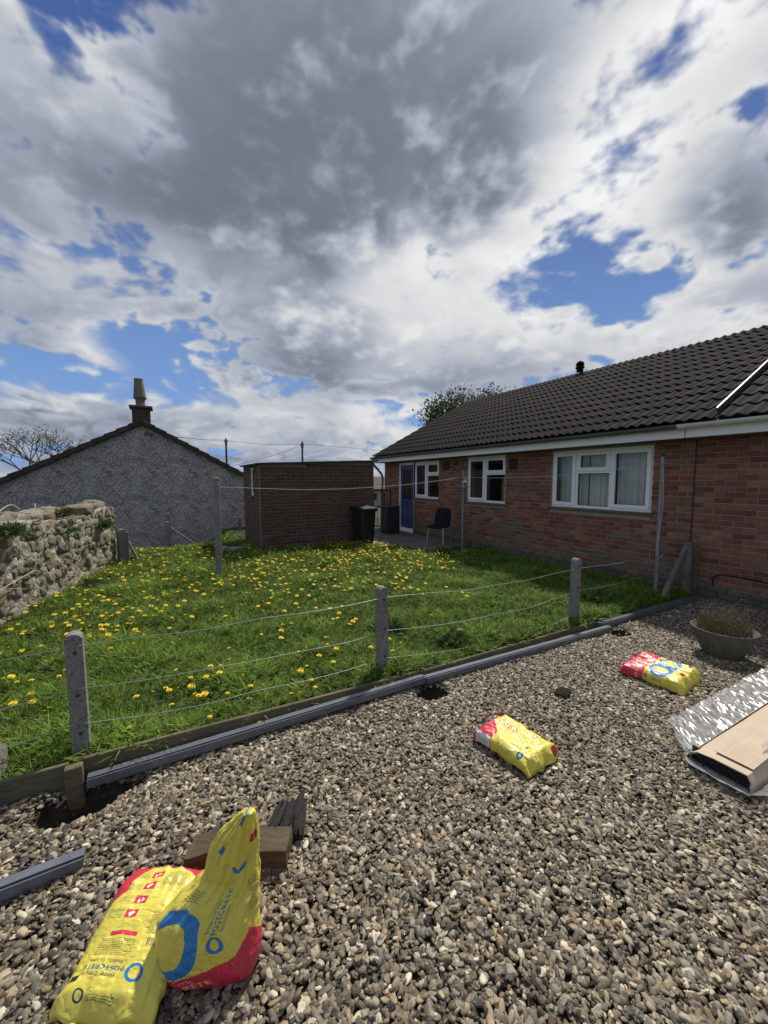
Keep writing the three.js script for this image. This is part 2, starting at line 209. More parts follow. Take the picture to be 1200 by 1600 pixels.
// origin: foot of the wall's face where the run starts; turn: 0 faces +z and runs along +x, -90 degrees faces -x and runs along +z
function brickwork(wall, { at, turn, length, height, open = [], mats, cols, matV, keep, seed, moss = 0, plinth = 0, top = null, skip = 0 }) {
  const r = rng(seed), list = [], C = 0.075, cx = Math.cos(turn), sx = -Math.sin(turn), nx = Math.sin(turn), nz = Math.cos(turn), rows = Math.ceil(height / C);
  for (let row = skip; row < rows; row++) {
    const y = row * C + 0.0325 + 0.005;
    let s = row % 2 ? -0.1125 : 0; const snap = r() < 0.12 ? 0.1125 : 0;
    while (s < length) {
      let a = Math.max(0, s), b = Math.min(length, s + 0.215); s += 0.225;
      const pieces = [[a, b]];
      for (const [o0, o1, p0, p1] of open) for (let q = pieces.length - 1; q >= 0; q--) { const [u, v] = pieces[q]; if (y + 0.03 < p0 || y - 0.03 > p1 || v <= o0 || u >= o1) continue; pieces.splice(q, 1); if (u < o0 - 0.02) pieces.push([u, o0 - 0.002]); if (v > o1 + 0.02) pieces.push([o1 + 0.002, v]); }
      for (const [u, v] of pieces) {
        const len = v - u, mid = (u + v) / 2; if (len < 0.03) continue; if (top && y + 0.04 > top(mid)) continue;
        const X = at[0] + cx * mid, Z = at[2] + sx * mid, Y = at[1] + y, isP = row < plinth;
        const patch = fbm(mid * 0.9 + seed, y * 0.9, seed, 3), red = fbm(mid * 0.5 - seed, y * 1.6, seed + 3, 2);
        const mossy = !isP && moss > 0 && y < moss && fbm(mid * 1.4, y * 2.2, seed + 9, 3) + r() * 0.5 - y / moss * 0.6 > 0.0;
        const n = mats.length, ci = Math.min(n - 1, Math.max(0, Math.floor((0.5 + red * 0.9 + (r() - 0.5) * 1.1) * n)));
        const out = (r() - 0.5) * 0.006 + (isP ? 0.02 : 0) + 0.003;
        list.push({ x: X + nx * out, y: Y + (r() - 0.5) * 0.003, z: Z + nz * out, len: Math.round(len * 200) / 200, rz: (r() - 0.5) * 0.008, ry: (r() - 0.5) * 0.012, ci, mossy, isP, v: Math.floor(r() * 4), patch, d: Math.hypot(X, Y - 1.6, Z), k: r() });
      }
    }
  }
  const seen = (o) => { const yaw = Math.atan2(o.x, -o.z) * 180 / Math.PI - 29.5; return Math.abs(yaw) < 47 ? 0 : 100; };
  list.sort((p, q) => p.d + seen(p) - q.d - seen(q));
  const rest = [], mtx = new THREE.Matrix4(), qn = new THREE.Quaternion(), e = new THREE.Euler(), one3 = new THREE.Vector3(1, 1, 1);
  list.forEach((o, i) => {
    const g = brickGeo(o.len, 0.065, o.v), pal = o.isP ? PLINTH : o.mossy ? MOSSY : cols, ms = o.isP ? M.plinth : o.mossy ? M.mossy : mats, ci = o.isP || o.mossy ? Math.floor(o.k * pal.length) : o.ci;
    e.set(0, turn + o.ry, o.rz, 'YXZ');
    if (i < keep) { const b = part('brick', g, ms[ci], wall); b.position.set(o.x, o.y, o.z); b.rotation.copy(e); }
    else { mtx.compose(new THREE.Vector3(o.x, o.y, o.z), qn.setFromEuler(e), one3); const c = g.clone().applyMatrix4(mtx), t = 0.92 + o.k * 0.16; rest.push(tint(c, pal[ci].map((w) => w * t))); }
  });
  if (rest.length) stuffOf(part('bricks', merged(rest), matV, wall));
}
// a wall with openings, faced to -x: thickness runs to +x
function wallSlab(x, z0, z1, y0, y1, open, thick) { const s = new THREE.Shape([[z0, y0], [z1, y0], [z1, y1], [z0, y1]].map((p) => new THREE.Vector2(...p))); for (const [a, b, c, d] of open) s.holes.push(new THREE.Path([[a, c], [a, d], [b, d], [b, c]].map((p) => new THREE.Vector2(...p))));
  const g = new THREE.ExtrudeGeometry(s, { depth: thick, bevelEnabled: false }); g.rotateY(-Math.PI / 2); g.translate(thick, 0, 0); bend(g, (v) => { v.x = x + v.x; }); return metreUV(g); }

// ---------------------------------------------------------------- windows
function ring(z0, z1, y0, y1, w, x, d) { const s = new THREE.Shape([[z0, y0], [z1, y0], [z1, y1], [z0, y1]].map((p) => new THREE.Vector2(...p))); s.holes.push(new THREE.Path([[z0 + w, y0 + w], [z0 + w, y1 - w], [z1 - w, y1 - w], [z1 - w, y0 + w]].map((p) => new THREE.Vector2(...p))));
  const g = new THREE.ExtrudeGeometry(s, { depth: d - 0.008, bevelEnabled: true, bevelThickness: 0.004, bevelSize: 0.003, bevelOffset: -0.003, bevelSegments: 1 }); g.rotateY(-Math.PI / 2); g.translate(x + d - 0.004, 0, 0); return g; }
// lights: [z0, z1, y0, y1, sash?] in metres inside the opening
function windowPart(house, z0, z1, y0, y1, lights, x) {
  const w = sub('window', house), fx = x + 0.045;
  const f = [ring(z0, z1, y0, y1, 0.05, fx, 0.07)]; const bars = new Set();
  for (const [a, b, c, d] of lights) { if (b < z1 - 0.06) bars.add(`v${b.toFixed(3)}`); if (c > y0 + 0.06) f.push(box(0.066, 0.05, b - a - 0.004, fx + 0.035, c, (a + b) / 2, 0.004)); }
  for (const k of bars) f.push(box(0.064, y1 - y0 - 0.1, 0.055, fx + 0.035, (y0 + y1) / 2, +k.slice(1), 0.004));
  part('frame', merged(f), M.upvc, w);
  for (const [a, b, c, d, sash] of lights) {
    const A = a + (a <= z0 + 0.01 ? 0.04 : 0.018), B = b - (b >= z1 - 0.01 ? 0.04 : 0.018), C = c + (c <= y0 + 0.01 ? 0.04 : 0.018), D = d - (d >= y1 - 0.01 ? 0.04 : 0.018); let m = 0.008;
    if (sash) { part('sash', ring(A, B, C, D, 0.062, fx - 0.018, 0.06), M.upvc, w); m = 0.058; }
    part('seal', ring(A + m, B - m, C + m, D - m, 0.010, fx + (sash ? 0.006 : 0.022), 0.03), M.seal, w);
    const g = new THREE.PlaneGeometry(B - A - 2 * m - 0.004, D - C - 2 * m - 0.004); g.rotateY(-Math.PI / 2); g.translate(fx + (sash ? 0.022 : 0.038), (C + D) / 2, (A + B) / 2); part('pane', g, M.glass, w);
  }
  part('sill', box(0.15, 0.045, z1 - z0 + 0.06, x + 0.045, y0 - 0.026, (z0 + z1) / 2, 0.006), M.plinth[0], w);
  return w;
}

// ---------------------------------------------------------------- tiled roofs
const WX = 6.45, EX = 6.06, EY = 2.36, RX = 10.0, RY = 4.47, PITCH = Math.atan2(RY - EY, RX - EX), SL = Math.hypot(RX - EX, RY - EY), TW = 0.30, ROWS = 13, GA = SL / ROWS;
function tileGeo(v) { // local: x across (0.30), z up the slope, y out of the slope; double roll, 24 mm front edge
  const r = rng(v + 90), n = 12, L = GA + 0.06, pos = [], idx = [];
  const prof = (t) => { const q = (t * 2) % 1; return 0.034 * Math.pow(0.5 + 0.5 * Math.cos((q - 0.5) * Math.PI * 2), 1.3); };
  const tw = (r() - 0.5) * 0.006;
  for (let i = 0; i <= n; i++) { const t = i / n, x = (t - 0.5) * (TW + 0.008), y = prof(t), w = tw * (t - 0.5) * 2; pos.push(x, y + 0.024 + w, 0, x, y + 0.002, L, x, y + 0.002 + w, 0.002); }
  for (let i = 0; i < n; i++) { const a = i * 3, b = a + 3; idx.push(a, a + 1, b + 1, a, b + 1, b, a + 2, a, b, a + 2, b, b + 2); }
  let g = new THREE.BufferGeometry(); g.setAttribute('position', new THREE.Float32BufferAttribute(pos, 3)); g.setIndex(idx); g = g.toNonIndexed();
  const p = g.attributes.position, uv = new Float32Array(p.count * 2); for (let i = 0; i < p.count; i++) { uv[i * 2] = p.getX(i) + v * 0.31; uv[i * 2 + 1] = p.getZ(i) + p.getY(i) + v * 0.17; } g.setAttribute('uv', new THREE.BufferAttribute(uv, 2));
  g = mergeVertices(g, 1e-5); g.computeVertexNormals(); g = g.toNonIndexed();
  // crisp front edge: faces of the nose keep their own normals
  const q = g.attributes.position, nn = g.attributes.normal; for (let i = 0; i < q.count; i += 3) { if (Math.max(q.getZ(i), q.getZ(i + 1), q.getZ(i + 2)) < 0.01) for (let k = 0; k < 3; k++) nn.setXYZ(i + k, 0, 0, -1); }
  return g;
}
const TG = [0, 1, 2, 3].map(tileGeo);
const slopeQ = new THREE.Quaternion().setFromRotationMatrix(new THREE.Matrix4().makeBasis(new THREE.Vector3(0, 0, -1), new THREE.Vector3(-Math.sin(PITCH), Math.cos(PITCH), 0), new THREE.Vector3(Math.cos(PITCH), Math.sin(PITCH), 0)));
function tiling(roof, z0, z1, mats, cols, keep, seed) {
  const r = rng(seed), list = [], nc = Math.round((z1 - z0) / TW);
  for (let i = 0; i < ROWS; i++) for (let j = 0; j < nc; j++) { const s = i * GA - 0.02, x = EX + Math.cos(PITCH) * s, y = EY + Math.sin(PITCH) * s + 0.004, z = z0 + (j + 0.5) * (z1 - z0) / nc; const yaw = Math.atan2(x, -z) * 180 / Math.PI - 29.5; list.push({ x, y: y + (r() - 0.5) * 0.004, z, d: Math.hypot(x, y - 1.6, z) + (Math.abs(yaw) < 48 ? 0 : 100), v: Math.floor(r() * 4), c: Math.floor(r() * cols.length), t: (r() - 0.5) * 0.012 }); }
  list.sort((a, b) => a.d - b.d);
  const rest = [], m = new THREE.Matrix4(), tw = new THREE.Quaternion(), s1 = new THREE.Vector3(1, 1, 1);
  list.forEach((o, i) => { tw.setFromAxisAngle(new THREE.Vector3(0, 1, 0), o.t); const q = slopeQ.clone().multiply(tw);
    if (i < keep) { const t = part('tile', TG[o.v], mats[o.c], roof); t.position.set(o.x, o.y, o.z); t.quaternion.copy(q); }
    else { m.compose(new THREE.Vector3(o.x, o.y, o.z), q, s1); rest.push(tint(TG[o.v].clone().applyMatrix4(m), cols[o.c])); } });
  if (rest.length) stuffOf(part('tiles', merged(rest), M.tileV, roof));
}
function roofSlab(z0, z1) { const s = new THREE.Shape([[EX + 0.02, EY - 0.055], [RX, RY - 0.055], [2 * RX - EX, EY - 0.055], [2 * RX - EX, EY - 0.012], [RX, RY - 0.012], [EX + 0.02, EY - 0.012]].map((p) => new THREE.Vector2(...p))); const g = new THREE.ExtrudeGeometry(s, { depth: z1 - z0, bevelEnabled: false }); g.translate(0, 0, z0); return metreUV(g); }
function ridgeTiles(roof, z0, z1, mat) { const n = Math.round((z1 - z0) / 0.45), g = new THREE.CylinderGeometry(0.13, 0.135, 0.455, 10, 1, true, -Math.PI * 0.55, Math.PI * 1.1); g.rotateX(Math.PI / 2); g.rotateZ(Math.PI); g.rotateZ(Math.PI); for (let i = 0; i < n; i++) { const m = part('ridge_tile', g, mat, roof); m.position.set(RX, RY - 0.045, z0 + (i + 0.5) * (z1 - z0) / n); m.rotation.z = (i % 3 - 1) * 0.02; } }
function gutterGeo(z0, z1, R) { const s = new THREE.Shape(); s.absarc(0, 0, R, Math.PI, 2 * Math.PI, false); s.lineTo(R - 0.006, 0); s.absarc(0, 0, R - 0.006, 2 * Math.PI, Math.PI, true); s.lineTo(-R, 0); const g = new THREE.ExtrudeGeometry(s, { depth: z1 - z0, bevelEnabled: false, curveSegments: 10 }); g.translate(EX - 0.045, EY - 0.03, z0); return metreUV(g); }
function gutter(house, z0, z1, mat) {
  const R = 0.056, o = part('gutter', gutterGeo(z0, z1, R), mat, house);
  for (let z = z0 + 0.35; z < z1; z += 0.9) { const b = new THREE.TorusGeometry(R + 0.004, 0.006, 5, 10, Math.PI); b.rotateZ(Math.PI); b.scale(1, 1, 2.2); const m = part('gutter_bracket', b, mat, o); m.position.set(EX - 0.045, EY - 0.03, z); }
  return o;
}
function vent(house, y, z, s) { const v = sub('air_vent', house); part('vent_back', box(0.012, 2 * s - 0.01, 2 * s - 0.01, WX - 0.010, y, z), M.seal, v); part('vent_frame', ring(z - s, z + s, y - s, y + s, 0.02, WX - 0.024, 0.035), M.darkMetal, v); for (let i = 0; i < 5; i++) { const b = box(0.012, 0.012, 2 * s - 0.03, 0, 0, 0); const m = part('slat', b, M.darkMetal, v); m.position.set(WX - 0.022, y - s + 0.035 + i * (2 * s - 0.07) / 4, z); m.rotation.z = 0.5; } }

// ---------------------------------------------------------------- the brick bungalow and the one joined to it
const JZ = -2.62, GZ = -11.35;
const W1 = [-9.62, -8.42, 1.08, 2.12], W2 = [-7.32, -6.08, 1.08, 2.14], W3 = [-4.94, -3.16, 1.10, 2.13], DR = [-10.50, -9.68, 0.06, 2.12];
{
  const h = thing('brick_bungalow', 'long red brick bungalow with blue door, white windows and dark tiled roof', 'house');
  const open = [W1, W2, W3, [DR[0], DR[1] + 0.06, 0.0, DR[3]]];
  const wall = part('wall', wallSlab(WX + 0.004, GZ, JZ - 0.006, -0.3, 2.31, open, 0.26), M.mortar, h);
  brickwork(wall, { at: [WX, -0.06, GZ], turn: -Math.PI / 2, length: JZ - 0.008 - GZ, height: 2.32, open: open.map(([a, b, c, d]) => [a - GZ, b - GZ, c + 0.06 - (c > 0.5 ? 0.05 : 0.1), d + 0.06]), mats: M.brick, cols: BRICK, matV: M.brickV, keep: 300, seed: 3, moss: 0.85, plinth: 3 });
  // other walls, floor and partitions so that the rooms are dark
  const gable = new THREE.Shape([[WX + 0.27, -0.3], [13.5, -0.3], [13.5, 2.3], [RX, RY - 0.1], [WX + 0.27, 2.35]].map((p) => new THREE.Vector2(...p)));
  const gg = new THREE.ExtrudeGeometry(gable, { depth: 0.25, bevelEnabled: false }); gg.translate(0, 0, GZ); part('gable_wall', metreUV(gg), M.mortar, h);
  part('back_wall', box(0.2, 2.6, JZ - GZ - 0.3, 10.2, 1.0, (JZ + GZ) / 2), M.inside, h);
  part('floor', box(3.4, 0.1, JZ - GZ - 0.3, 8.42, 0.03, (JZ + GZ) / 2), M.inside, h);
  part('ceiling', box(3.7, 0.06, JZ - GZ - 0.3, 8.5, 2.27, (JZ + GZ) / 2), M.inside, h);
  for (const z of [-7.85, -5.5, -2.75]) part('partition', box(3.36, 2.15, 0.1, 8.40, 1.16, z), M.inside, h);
  windowPart(h, ...W1, [[W1[0], -9.02, W1[2], W1[3], 1], [-9.02, W1[1], 1.74, W1[3], 1], [-9.02, W1[1], W1[2], 1.74, 0]], WX);
  windowPart(h, ...W2, [[W2[0], -6.72, W2[2], W2[3], 1], [-6.72, W2[1], 1.74, W2[3], 1], [-6.72, W2[1], W2[2], 1.74, 0]], WX);
  windowPart(h, ...W3, [[W3[0], -4.44, W3[2], W3[3], 1], [-4.44, -3.82, 1.74, W3[3], 1], [-4.44, -3.82, W3[2], 1.74, 0], [-3.82, W3[1], W3[2], W3[3], 1]], WX);
  // blue door in a white frame
  const d = sub('door', h), bl = new THREE.MeshPhysicalMaterial({ color: col(0.018, 0.040, 0.16), roughness: 0.4, clearcoat: 0.3 });
  const z0 = DR[0], z1 = DR[1] + 0.06, dx = WX + 0.05, leaf = new THREE.Shape([[z0 + 0.075, 0.15], [z1 - 0.075, 0.15], [z1 - 0.075, 2.045], [z0 + 0.075, 2.045]].map((p) => new THREE.Vector2(...p)));
  leaf.holes.push(new THREE.Path([[z0 + 0.2, 1.02], [z0 + 0.2, 1.92], [z1 - 0.2, 1.92], [z1 - 0.2, 1.02]].map((p) => new THREE.Vector2(...p))));
  const lg = new THREE.ExtrudeGeometry(leaf, { depth: 0.05, bevelEnabled: false }); lg.rotateY(-Math.PI / 2); lg.translate(dx + 0.06, 0, 0); part('door_leaf', lg, bl, d);
  part('door_frame', merged([ring(z0, z1, 0.06, DR[3], 0.07, dx - 0.01, 0.08)]), M.upvc, d);
  for (const [a, b] of [[z0 + 0.16, (z0 + z1) / 2 - 0.03], [(z0 + z1) / 2 + 0.03, z1 - 0.16]]) part('door_panel', ring(a, b, 0.3, 0.92, 0.025, dx - 0.002, 0.02), bl, d);
  const dg = new THREE.PlaneGeometry(z1 - z0 - 0.4, 0.9); dg.rotateY(-Math.PI / 2); dg.translate(dx + 0.035, 1.47, (z0 + z1) / 2); part('pane', dg, M.glass, d);
  part('handle', merged([box(0.012, 0.2, 0.035, dx + 0.002, 1.02, z0 + 0.13, 0.004), bar([dx - 0.04, 1.05, z0 + 0.13], [dx - 0.04, 1.05, z0 + 0.25], 0.009)]), M.galv, d);
  part('threshold', box(0.16, 0.05, z1 - z0 - 0.01, WX + 0.02, 0.032, (z0 + z1) / 2, 0.006), M.whiteTrim, d);
  vent(h, 1.97, -8.1, 0.11); vent(h, 1.93, -5.86, 0.11); part('pipe_outlet', (() => { const g = cyl(0.035, 0.035, 0.06, 14); g.rotateZ(Math.PI / 2); g.translate(WX + 0.02, 2.0, -7.72); return g; })(), M.darkMetal, h);
  // roof
  const roof = part('roof', roofSlab(GZ - 0.12, -2.30), M.felt, h);
  tiling(roof, GZ - 0.12, -2.315, M.tile, TILE, 300, 21); ridgeTiles(roof, GZ - 0.12, -2.30, M.tile[0]);
  { // terracotta-style vent cowl on the ridge
    const v = part('roof_vent', new THREE.LatheGeometry([[0.0, 0.0], [0.10, 0], [0.10, 0.10], [0.135, 0.11], [0.135, 0.15], [0.10, 0.16], [0.10, 0.19], [0.13, 0.20], [0.11, 0.28], [0.05, 0.33], [0, 0.34]].map((p) => new THREE.Vector2(...p)), 18), M.tile[2], roof); v.scale.setScalar(0.85); v.position.set(RX, RY + 0.06, -6.86); }
  part('fascia', box(0.022, 0.15, -2.62 - GZ + 0.12, EX + 0.04, EY - 0.125, (-2.62 + GZ - 0.12) / 2, 0.003), M.whiteTrim, h);
  part('soffit', box(0.38, 0.012, -2.62 - GZ + 0.1, EX + 0.225, EY - 0.2, (-2.62 + GZ - 0.12) / 2), M.plinth[2], h);
  gutter(h, GZ - 0.15, -2.63, M.gutterGrey);
  part('downpipe', tube([[EX - 0.04, EY - 0.07, GZ - 0.05], [EX - 0.04, EY - 0.2, GZ - 0.05], [EX + 0.16, EY - 0.42, GZ - 0.05], [WX - 0.07, EY - 0.62, GZ - 0.05], [WX - 0.07, 1.2, GZ - 0.05], [WX - 0.07, 0.0, GZ - 0.05]], 0.036, 60, 10), M.gutterGrey, h);
  // white capped strip on the party line, standing on edge up the slope
  const cap = box(SL - 0.22, 0.014, 0.022, SL / 2 + 0.02, 0.096, 0, 0.003), st = box(SL - 0.24, 0.08, 0.016, SL / 2 + 0.02, 0.046, 0, 0.003);
  for (const [g, m, n] of [[cap, M.upvc, 'party_wall_capping'], [st, M.felt, 'party_wall_upstand']]) { const o = part(n, g, m, roof); o.position.set(EX, EY, -2.30); o.rotation.z = PITCH; }
  part('joint_sealant', box(0.02, 2.3, 0.016, WX + 0.006, 1.12, JZ), M.seal, h);
}
{
  const h = thing('adjoining_bungalow', 'red brick bungalow joined on past the joint, with white gutter and older mossy tiles', 'house'), Z1 = 4.0;
  const wall = part('wall', wallSlab(WX + 0.004, JZ + 0.006, Z1, -0.3, 2.31, [], 0.26), M.mortar, h);
  brickwork(wall, { at: [WX, -0.06, JZ + 0.012], turn: -Math.PI / 2, length: Z1 - JZ - 0.02, height: 2.32, mats: M.brick, cols: BRICK, matV: M.brickV, keep: 300, seed: 5, moss: 0.55, plinth: 3 });
  part('back_wall', box(0.2, 2.6, Z1 - JZ - 0.3, 13.4, 1.0, (Z1 + JZ) / 2 + 0.1), M.inside, h);
  const gable = new THREE.Shape([[WX + 0.27, -0.3], [13.5, -0.3], [13.5, 2.3], [RX, RY - 0.1], [WX + 0.27, 2.35]].map((p) => new THREE.Vector2(...p)));
  const gg = new THREE.ExtrudeGeometry(gable, { depth: 0.2, bevelEnabled: false }); gg.translate(0, 0, Z1 - 0.2); part('gable_wall', metreUV(gg), M.mortar, h);
  const roof = part('roof', roofSlab(-2.295, Z1 + 0.1), M.felt, h);
  tiling(roof, -2.285, Z1 + 0.1, M.oldtile, OLDTILE, 200, 22); ridgeTiles(roof, -2.29, Z1 + 0.1, M.oldtile[1]);
  part('fascia', box(0.022, 0.15, Z1 + 2.61, EX + 0.04, EY - 0.125, (Z1 - 2.61) / 2, 0.003), M.whiteTrim, h);
  part('soffit', box(0.38, 0.012, Z1 + 2.61, EX + 0.225, EY - 0.2, (Z1 - 2.61) / 2), M.plinth[2], h);
  const g = gutter(h, -2.60, Z1, M.gutterWhite);
  part('gutter_union', gutterGeo(-2.66, -2.54, 0.066), M.gutterWhite, h);
  part('black_cable', tube([[WX - 0.012, -0.02, -2.31], [WX - 0.012, 0.30, -2.32], [WX - 0.012, 0.335, -2.26], [WX - 0.012, 0.33, -1.6], [WX - 0.012, 0.32, 1]], 0.008, 60, 6), M.black, h);
}

// ---------------------------------------------------------------- brick shed
{
  const s = thing('brick_shed', 'small flat roofed dark brick shed between lawn and patio', 'shed');
  const x0 = 1.82, x1 = 4.57, z0 = -10.55, zf = -8.6, topY = (x) => lerp(1.93, 2.05, (x - x0) / (x1 - x0));
  const fr = new THREE.Shape([[x0, -0.4], [x1, -0.4], [x1, topY(x1)], [x0, topY(x0)]].map((p) => new THREE.Vector2(...p)));
  const gf = new THREE.ExtrudeGeometry(fr, { depth: 0.11, bevelEnabled: false }); gf.translate(0, 0, zf - 0.114);
  const mort = std(0.25, 0.22, 0.18, 0.95, { map: grainT, bumpMap: grainB, bumpScale: 0.004 });
  const wall = part('wall', metreUV(gf), mort, s);
  brickwork(wall, { at: [x0, -0.14, zf], turn: 0, length: x1 - x0, height: 2.2, mats: M.shed, cols: SHED, matV: M.brickV, keep: 300, seed: 9, top: (u) => topY(x0 + u) + 0.13 });
  const so = [[-9.62, -9.32, 1.24, 1.88]];
  const lw = part('side_wall', wallSlab(x0 + 0.004, z0, zf - 0.116, -0.4, 1.925, so, 0.11), mort, s);
  brickwork(lw, { at: [x0, -0.14, z0], turn: -Math.PI / 2, length: zf - 0.12 - z0, height: 2.06, open: so.map(([a, b, c, d]) => [a - z0, b - z0, c + 0.14, d + 0.14]), mats: M.shed, cols: SHED, matV: M.brickV, keep: 120, seed: 10 });
  part('end_wall', box(0.11, 2.35, zf - 0.12 - z0, x1 - 0.057, 0.86, (z0 + zf - 0.12) / 2), mort, s);
  part('rear_wall', box(x1 - x0 - 0.24, 2.25, 0.1, (x0 + x1) / 2, 0.8, z0 + 0.06), mort, s);
  windowPart(s, -9.62, -9.32, 1.24, 1.88, [[-9.62, -9.32, 1.24, 1.88, 0]], x0 - 0.03);
  const rg = new THREE.BoxGeometry(x1 - x0 + 0.16, 0.035, zf - z0 + 0.16, 40, 1, 20); bend(rg, (v) => { const e = Math.max(Math.abs(v.x) / ((x1 - x0) / 2 + 0.08), Math.abs(v.z) / ((zf - z0) / 2 + 0.08)); v.y += 0.012 * fbm(v.x * 4, v.z * 4, 3, 3) - (e > 0.98 ? 0.012 * (0.5 + fbm(v.x * 9, v.z * 9, 1, 2)) : 0); });
  const ro = part('roof', metreUV(rg), M.felt, s); ro.position.set((x0 + x1) / 2, (topY(x0) + topY(x1)) / 2 + 0.024, (z0 + zf) / 2); ro.rotation.z = Math.atan2(topY(x1) - topY(x0), x1 - x0);
}

// ---------------------------------------------------------------- neighbour's roughcast house
{
  const h = thing('roughcast_house', 'grey roughcast gable house with brown verge tiles and one chimney', 'house');
  const D = -13.5, ax = -0.45, ay = 3.20, sl = 0.545, L = -4.9, Rr = 3.6, b = -1.1;
  const s = new THREE.Shape([[L, b], [Rr, b], [Rr, ay - (Rr - ax) * sl], [ax, ay], [L, ay - (ax - L) * sl]].map((p) => new THREE.Vector2(...p)));
  const g = new THREE.ExtrudeGeometry(s, { depth: 10, bevelEnabled: false }); g.translate(0, 0, D - 10); part('wall', metreUV(g), M.rough, h);
  const VT = [[0.075, 0.058, 0.047], [0.060, 0.048, 0.041], [0.088, 0.066, 0.052]].map((c) => std(...c, 0.9, { map: concT, bumpMap: concB, bumpScale: 0.004 }));
  const mk = (dir) => { const far = dir < 0 ? L - 0.25 : Rr + 0.25, len = Math.abs(far - ax) * Math.hypot(1, sl), q = new THREE.Shape([[ax, ay + 0.02], [far, ay + 0.02 - Math.abs(far - ax) * sl], [far, ay + 0.09 - Math.abs(far - ax) * sl], [ax, ay + 0.09]].map((p) => new THREE.Vector2(...p))); const rg = new THREE.ExtrudeGeometry(q, { depth: 10.05, bevelEnabled: false }); rg.translate(0, 0, D - 10.0); const rf = part('roof', metreUV(rg), VT[1], h);
    const n = Math.round(len / 0.335), vg = box(0.37, 0.135, 0.16, 0, 0, 0, 0.012); for (let i = 0; i < n; i++) { const t = (i + 0.5) / n, m = part('verge_tile', vg, VT[(i * 7 + (dir < 0 ? 1 : 0)) % 3], rf); m.position.set(lerp(ax, far, t), ay + 0.075 - Math.abs(far - ax) * t * sl, D + 0.06); m.rotation.z = dir < 0 ? Math.atan(sl) - 0.085 : -Math.atan(sl) + 0.085; } return rf; };
  mk(-1); mk(1);
  const vent2 = part('gable_vent', ring(-0.1, 0.1, -0.045, 0.045, 0.02, 0, 0.03), M.darkMetal, h); vent2.rotation.y = Math.PI / 2; vent2.position.set(-0.30, 2.93, D + 0.015);
  const c = sub('chimney', h), cm = std(0.085, 0.064, 0.052, 0.95, { map: concT, bumpMap: concB, bumpScale: 0.006 });
  part('stack', box(0.46, 0.72, 0.44, -0.46, 3.33, D - 0.30, 0.015), cm, c);
  part('cap_slab', box(0.59, 0.07, 0.56, -0.46, 3.724, D - 0.30, 0.012), std(0.11, 0.095, 0.078, 0.95, { map: concT }), c);
  const pot = part('chimney_pot', new THREE.LatheGeometry([[0.0, 0], [0.20, 0], [0.17, 0.05], [0.15, 0.12], [0.155, 0.26], [0.215, 0.28], [0.205, 0.34], [0.14, 0.93], [0.155, 0.95], [0.15, 0.97], [0.11, 0.96], [0.11, 0.6]].map((p) => new THREE.Vector2(...p)), 24), std(0.25, 0.215, 0.165, 0.95, { map: concT, bumpMap: concB, bumpScale: 0.006 }), c); pot.scale.set(0.80, 0.83, 0.80); pot.position.set(-0.47, 3.757, D - 0.30); pot.rotation.z = 0.03;
}
// ---------------------------------------------------------------- patio
{
  const p = new THREE.Group(); p.name = 'patio'; p.userData = { kind: 'structure' }; scene.add(p);
  const r = rng(4); for (let i = 0; i < 4; i++) for (let j = 0; j < 7; j++) { const x = 4.72 + i * 0.455, z = -11.0 + j * 0.61; if (i === 0 && j > 5) continue; const m = part('slab', box(0.442, 0.06, 0.595, 0, 0, 0, 0.008), M.slab, p); m.position.set(x, 0.022 + (r() - 0.5) * 0.01, z); m.rotation.set((r() - 0.5) * 0.012, 0, (r() - 0.5) * 0.012); }
}

// ---------------------------------------------------------------- rubble stone wall
function blob(detail, seed, sharp, amp, f = 1.6) { // rounded irregular lump of about unit size
  let g = new THREE.IcosahedronGeometry(1, detail); g.deleteAttribute('uv'); g.deleteAttribute('normal'); g = mergeVertices(g, 1e-4);
  bend(g, (v) => { const n = v.clone().normalize(), e = sharp; const q = Math.pow(Math.pow(Math.abs(n.x), e) + Math.pow(Math.abs(n.y), e) + Math.pow(Math.abs(n.z), e), -1 / e); v.copy(n).multiplyScalar(q * (1 + amp * fbm(n.x * f + seed * 3.7, n.y * f, n.z * f - seed, 3) * 2)); });
  g.computeVertexNormals(); return g;
}
const lichenT = tex(512, 0.35, (u, v) => { const n = 0.62 + 0.30 * pf(u, v, 7, 5, 3) + 0.16 * pf(u, v, 100, 1, 8), w = pf(u, v, 9, 4, 61) > 0.20 ? 0.26 : 0, o = pf(u, v, 8, 4, 91) > 0.30 ? 1 : 0, d = pf(u, v, 16, 3, 71) > 0.28 ? 0.26 : 0; return [n + w - d + 0.06 * o, n + w - d - 0.02 * o, n + w * 0.9 - d - 0.20 * o]; });
const STONE = [[0.468, 0.4225, 0.3445], [0.598, 0.559, 0.481], [0.52, 0.416, 0.2795], [0.39, 0.3705, 0.3315], [0.572, 0.4875, 0.364], [0.429, 0.39, 0.338]].map((c) => std(...c, 0.97, { map: lichenT, bumpMap: soilB, bumpScale: 0.022 }));
